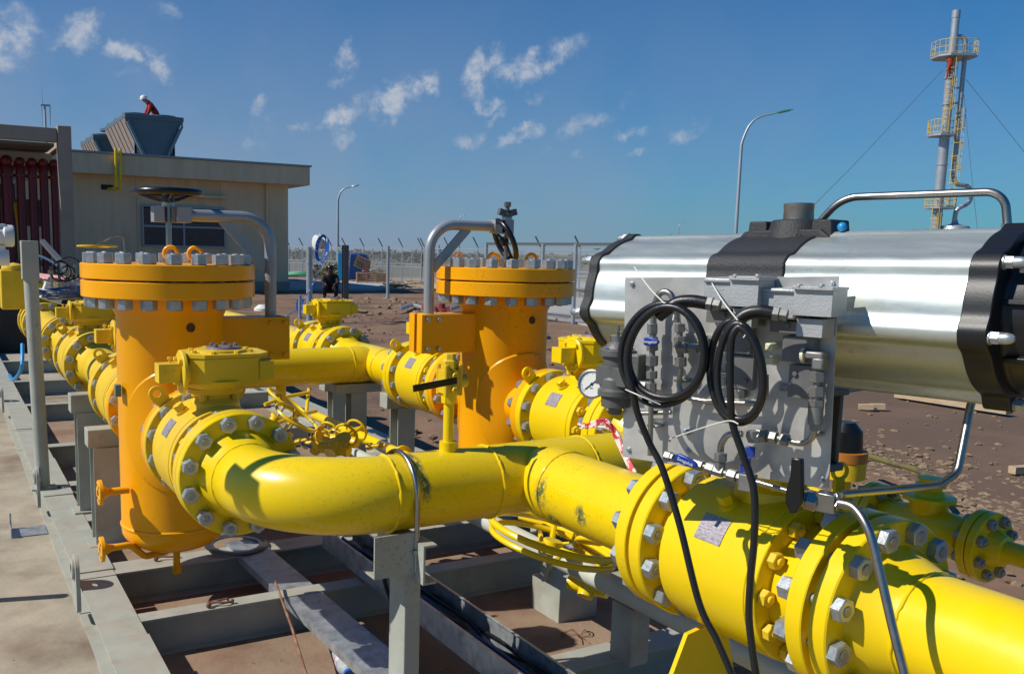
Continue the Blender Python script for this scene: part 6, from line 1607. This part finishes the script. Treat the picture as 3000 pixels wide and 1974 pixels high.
g = MB(); g.tube([(-4.5 * k, -.015, -4 * k), (4.5 * k, -.015, -4 * k), (0, -.015, 4.5 * k)], .012, 6, closed=True); g.box(-.008, .008, -.018, -.011, -1.5 * k, 1.8 * k); g.box(-.008, .008, -.018, -.011, -3 * k, -2.2 * k); g.build('triangle', M_WHITE, t)

# ---------------------------------------------------------------- things standing in the yard
def upost(px, pyb, pyt, r, label, m=M_LAMPP, square=False, name='steel_post'):
    p = at(px, pyb, Z=GZ); d = (RC[2][0] * p.x + RC[2][1] * p.y + RC[2][2] * p.z); tp = ray(px, pyt) * d
    t = thing(name, (p.x, p.y, GZ), label, 'post'); H = tp.z - GZ
    g = MB()
    if square: g.prism(ibeam_poly(r * 2, r * 2, .012, .01), (0, 0, 0), (1, 0, 0), (0, 1, 0), H)
    else: g.cyl((0, 0, 0), (0, 0, H), r, n=20)
    g.build('post', m, t)
    g = MB(); g.box(-r * 2.2, r * 2.2, -r * 2.2, r * 2.2, 0, .025); g.build('base_plate', m, t)
    return t, p, d, H
tp_, p, d, H = upost(719, 750, 574, .062, 'thick round grey post carrying a white box and coiled blue cable')
g = MB(); g.lathe((0, 0, H * .78), (0, 0, 1), [(.062, 0), (.068, 0), (.068, .02), (.062, .02)], 20); g.build('clamp', M_LAMPP, tp_)
q = ray(745, 563) * (d - .2); t = thing('junction_box', tuple(q), 'white rounded junction box above the coiled blue cable', 'junction box')
k = d * 1.26 / FPX
g = MB(); g.lathe((-13 * k, 0, 0), (1, .2, 0), [(0, 0), (14 * k, 0), (16 * k, 1 * k), (16 * k, 9 * k), (10 * k, 11 * k), (10 * k, 15 * k), (16 * k, 17 * k), (16 * k, 25 * k), (13 * k, 27 * k), (0, 27 * k)], 24); g.cyl((0, 0, 14 * k), (0, 0, 21 * k), 2.2 * k, n=8); g.build('housing', M_WHITE, t)
g = MB()
for j in range(5):
    P = []
    for i in range(28):
        a = 2 * pi * i / 28; x, y = (9 + j * 1.6) * cos(a), (28 + j * 1.3) * sin(a); tl_ = radians(14)
        P.append(ray(748 + x * cos(tl_) + y * sin(tl_) * .6, 578 - y * cos(tl_) + x * sin(tl_)) * (d - .45 - .015 * j))
    g.tube(P, .010, 6, closed=True)
P = smooth_pts([ray(753, 600) * (d - .45), ray(738, 640) * (d - .4), ray(716, 680) * (d - .4), ray(700, 706) * (d - .3), ray(680, 725) * (d - .3), ray(660, 737) * (d - .2)], 5); g.tube(P, .010, 6)
for j in range(3):
    P = [ray(697 + (6 + j) * cos(a), 710 + (24 - 2 * j) * sin(a)) * (d - .35) for a in [2 * pi * i / 20 for i in range(20)]]; g.tube(P, .009, 6, closed=True)
solo('blue_cable_coil', g, mat('bright_blue_cable', (.015, .12, .48), .4, col2=(.45, .6, .8), c2scale=9, c2lo=.55, c2hi=.57), 'coil of bright blue cable hanging from the white box on the round post', 'cable')
upost(802, 705, 570, .075, 'dark I section post right of the squatting person', M_DARKG, True)
upost(901, 694, 572, .05, 'slim light grey post before the pallets', M_LAMPP)
upost(697, 760, 690, .03, 'short thin grey stake left of the round post', M_LAMPP)
upost(1018, 660, 570, .05, 'slim grey post partly behind the right davit', M_LAMPP)
pc = at(796, 656, Z=GZ); dc = (RC[2][0] * pc.x + RC[2][1] * pc.y + RC[2][2] * pc.z); k = dc * 1.26 / FPX
t = thing('blue_cabinet', (pc.x, pc.y, GZ), 'upright bright blue steel cabinet beside the dark blue tank', 'cabinet'); t.rotation_euler = (0, 0, atan2(side.y, side.x))
H = (ray(796, 587) * dc).z - GZ
g = MB(); g.box(-11 * k, 8 * k, 0, .6, .08, H); g.build('cabinet_body', M_CYAN, t, bev=.02)
pt = gd(836, dc + .6); t = thing('blue_tank', (pt.x, pt.y, GZ), 'dark blue rounded tank with humped top next to the light blue cabinet', 'tank'); t.rotation_euler = (0, 0, atan2(side.y, side.x))
H = (ray(836, 588) * dc).z - GZ
g = MB(); g.prism([(-27 * k, .1), (20 * k, .1), (22 * k, H * .7), (14 * k, H * .92), (6 * k, H * .98), (-12 * k, H * .98), (-24 * k, H)], (0, 1.2, 0), (1, 0, 0), (0, 0, 1), 1.1); g.build('tank_shell', M_NAVY, t, bev=.06)
pc = at(862, 660, Z=GZ); dc = (RC[2][0] * pc.x + RC[2][1] * pc.y + RC[2][2] * pc.z); k = dc * 1.26 / FPX; rz = atan2(side.y, side.x)
t = thing('wooden_crate', (pc.x, pc.y, GZ), 'slatted brown wooden crate on the road edge under loose boards', 'crate'); t.rotation_euler = (0, 0, rz + .15)
W, Hc = 33 * k, 26 * k
g = MB()
for i in range(5):
    z = .02 + Hc * i / 5
    g.box(-W, W, -.5, -.47, z, z + Hc / 5 - .02); g.box(-W, -W + .03, -.47, .5, z, z + Hc / 5 - .02); g.box(W - .03, W, -.47, .5, z, z + Hc / 5 - .02)
for x in (-W, -W * .35, W * .35, W): g.box(x - .03, x + .03, -.53, -.501, 0, Hc)
g.box(-W + .03, W - .03, -.46, .5, Hc - .03, Hc); g.build('crate_box', M_CRATE, t)
for i, (x, zz, rot, L) in enumerate(((-.1, .05, .25, 1.0), (.35, .10, -.2, 1.1), (.1, .16, .5, .8))):
    g = MB(); g.obox((0, 0, 0), (cos(rot), sin(rot), .1 * (i - 1)), (-sin(rot), cos(rot), 0), (0, 0, 1), L * 20 * k, .06, .015)
    solo('loose_board', g, M_WOOD, 'pale loose board lying on the crate, %s' % ('lowest', 'middle', 'topmost')[i], 'board', 'boards on the crate').location = (pc.x + side.x * x, pc.y + side.y * x - .1, GZ + Hc + zz)
q = ray(842, 612) * dc; t = thing('broken_pallet', (q.x, q.y, q.z), 'tilted brown broken pallet with green patch leaning above the crate', 'pallet'); t.rotation_euler = (.3, .38, rz)
g = MB()
for i in range(5): g.box(-18 * k, 18 * k, -.02 + .0, .02, (-14 + i * 6) * k, (-10.5 + i * 6) * k)
for x in (-16, 0, 14): g.box(x * k, (x + 3) * k, .021, .08, -14 * k, 14 * k)
g.build('slats', M_CRATE, t); MB().box(-13 * k, -3 * k, -.03, -.021, -5 * k, 3 * k).build('green_patch', mat('green_tarp', (.02, .2, .06), .7), t)
g = MB(); rr = random.Random(21)
for i in range(70):
    p = gd(rr.uniform(905, 985), rr.uniform(33.5, 38.5)); a = rr.uniform(-.6, .6); L = rr.uniform(.15, .8)
    g.obox((p.x, p.y, GZ + .10 + rr.uniform(0, .15)), (cos(a) * side.x - sin(a) * side.y, cos(a) * side.y + sin(a) * side.x, rr.uniform(-.15, .15)), (-side.y, side.x, 0), (0, 0, 1), L / 2, .05, .015)
o_ = g.build('timber_litter', M_WOOD); o_['kind'] = 'stuff'
g = MB(); p = at(698, 645, Z=GZ)
for j in range(4): g.torus((p.x + .1 * j, p.y, GZ + .12 + .05 * j), (0, .05, 1), 1.3 - .12 * j, .04, 40, 8)
solo('green_hose', g, mat('pale_green_hose', (.08, .32, .18), .5), 'pale green hose coiled on the road edge by the building corner', 'hose')
g = MB(); a_, b_ = at(2085, 925, Z=GZ), at(2345, 968, Z=GZ); g.bar(a_ + V((0, 0, .04)), b_ + V((0, 0, .05)), .11, .05)
solo('timber_plank', g, M_WOOD, 'long pale timber plank on the mud under the actuator end', 'plank')
g = MB(); a_ = at(2352, 1092, Z=GZ + .03); g.bar(a_, a_ + V((.5, -.12, 0)), .06, .05)
solo('timber_offcut', g, M_WOOD, 'short timber offcut at the right edge of the mud', 'board')
for (px, py, lab) in ((1995, 945, 'split pale wood chunk nearest the panel'), (2022, 944, 'square ended wood chunk beside the split one')):
    g = MB(); a_ = at(px, py, Z=GZ + .03); g.bar(a_, a_ + V((.09, -.10, .01)), .06, .05); solo('wood_chunk', g, M_WOOD, lab + ' on the mud', 'wood', 'wood chunks')
# dark red hydrant behind the right davit
p = gd(992, 20.5); t = thing('fire_hydrant', (p.x, p.y, GZ), 'red fire hydrant pipe mostly hidden behind the right davit', 'hydrant')
g = MB(); g.cyl((0, 0, 0), (0, 0, .86), .055, n=18); g.cyl((0, 0, .2), (0, 0, .26), .10, n=18); g.build('barrel', mat('bright_red', (.45, .02, .02), .45), t)
g = MB(); g.cyl((side.x * .02, side.y * .02, .68), (side.x * .15, side.y * .15, .68), .05, n=14); g.build('outlet', MATS['bright_red'], t)
p = gd(1030, 17.0); t = thing('red_valve', (p.x, p.y, GZ), 'low dark red valve between davit and right vessel', 'valve')
g = MB(); g.cyl((0, 0, 0), (0, 0, .5), .06, n=18); g.lathe((0, 0, .35), (side.x, side.y, 0), [(0, -.15), (.10, -.15), (.10, -.11), (.07, -.1), (.09, 0), (.07, .1), (.10, .11), (.10, .15), (0, .15)], 24); g.build('valve_body', mat('dull_red', (.25, .02, .02), .5), t)
for (px0, px1, py, lab) in ((930, 985, 712, 'left of the davit foot'), (1045, 1110, 712, 'right of the davit foot')):
    g = MB(); g.tube(smooth_pts([at(px0, py + 6, Z=GZ + .1), at((px0 + px1) / 2, py - 3, Z=GZ + .12), at(px1, py + 4, Z=GZ + .1)], 5), .045, 10)
    solo('hose_piece', g, M_LAMPP, 'grey metal hose piece on the earth ' + lab, 'hose', 'hose pieces on the earth')
q = at(610, 722, Y=7.3); t = thing('lid_cover', (q.x, q.y, q.z), 'small white cap among yellow parts behind the davit bracket', 'cap'); MB().lathe((0, 0, 0), (0, 0, 1), [(0, 0), (.07, 0), (.07, .02), (.03, .05), (0, .05)], 20).build('cap', M_WHITE, t)

# scrub on the horizon: one mass of leaf sized faces on low clumps
g = MB(); rr = random.Random(33); vs = []; fs = []
for _ in range(1500):
    px = rr.uniform(640, 2500); d = rr.uniform(90, 420); p = gd(px, d); s0 = rr.uniform(.5, 1.6) * (1.2 if d > 200 else .75)
    for _k in range(9):
        c = V((p.x + rr.gauss(0, s0 * 1.2), p.y + rr.gauss(0, s0 * 1.2), GZ + abs(rr.gauss(0, s0 * .42)))); o = len(vs)
        for _j in range(3): vs.append(c + V((rr.uniform(-.6, .6), rr.uniform(-.6, .6), rr.uniform(-.35, .45))) * s0)
        fs.append((o, o + 1, o + 2))
g.add(vs, fs); me = g.mesh('scrub', mat('scrub_leaves', (.045, .05, .032), .9, var=.35, vscale=.2), fix=False); o_ = bpy.data.objects.new('scrub', me); COL.objects.link(o_); o_['kind'] = 'stuff'
g = MB(); vs = []; fs = []
for _ in range(260):
    p = gd(rr.uniform(735, 800), rr.uniform(44, 50))
    for _k in range(10):
        c = V((p.x + rr.gauss(0, .3), p.y + rr.gauss(0, .3), GZ + abs(rr.gauss(0, .28)))); o = len(vs)
        for _j in range(3): vs.append(c + V((rr.uniform(-.12, .12), rr.uniform(-.12, .12), rr.uniform(-.1, .14))))
        fs.append((o, o + 1, o + 2))
g.add(vs, fs); me = g.mesh('dry_grass', mat('dry_grass_blades', (.16, .15, .08), .9, var=.3, vscale=2), fix=False); o_ = bpy.data.objects.new('dry_grass', me); COL.objects.link(o_); o_['kind'] = 'stuff'
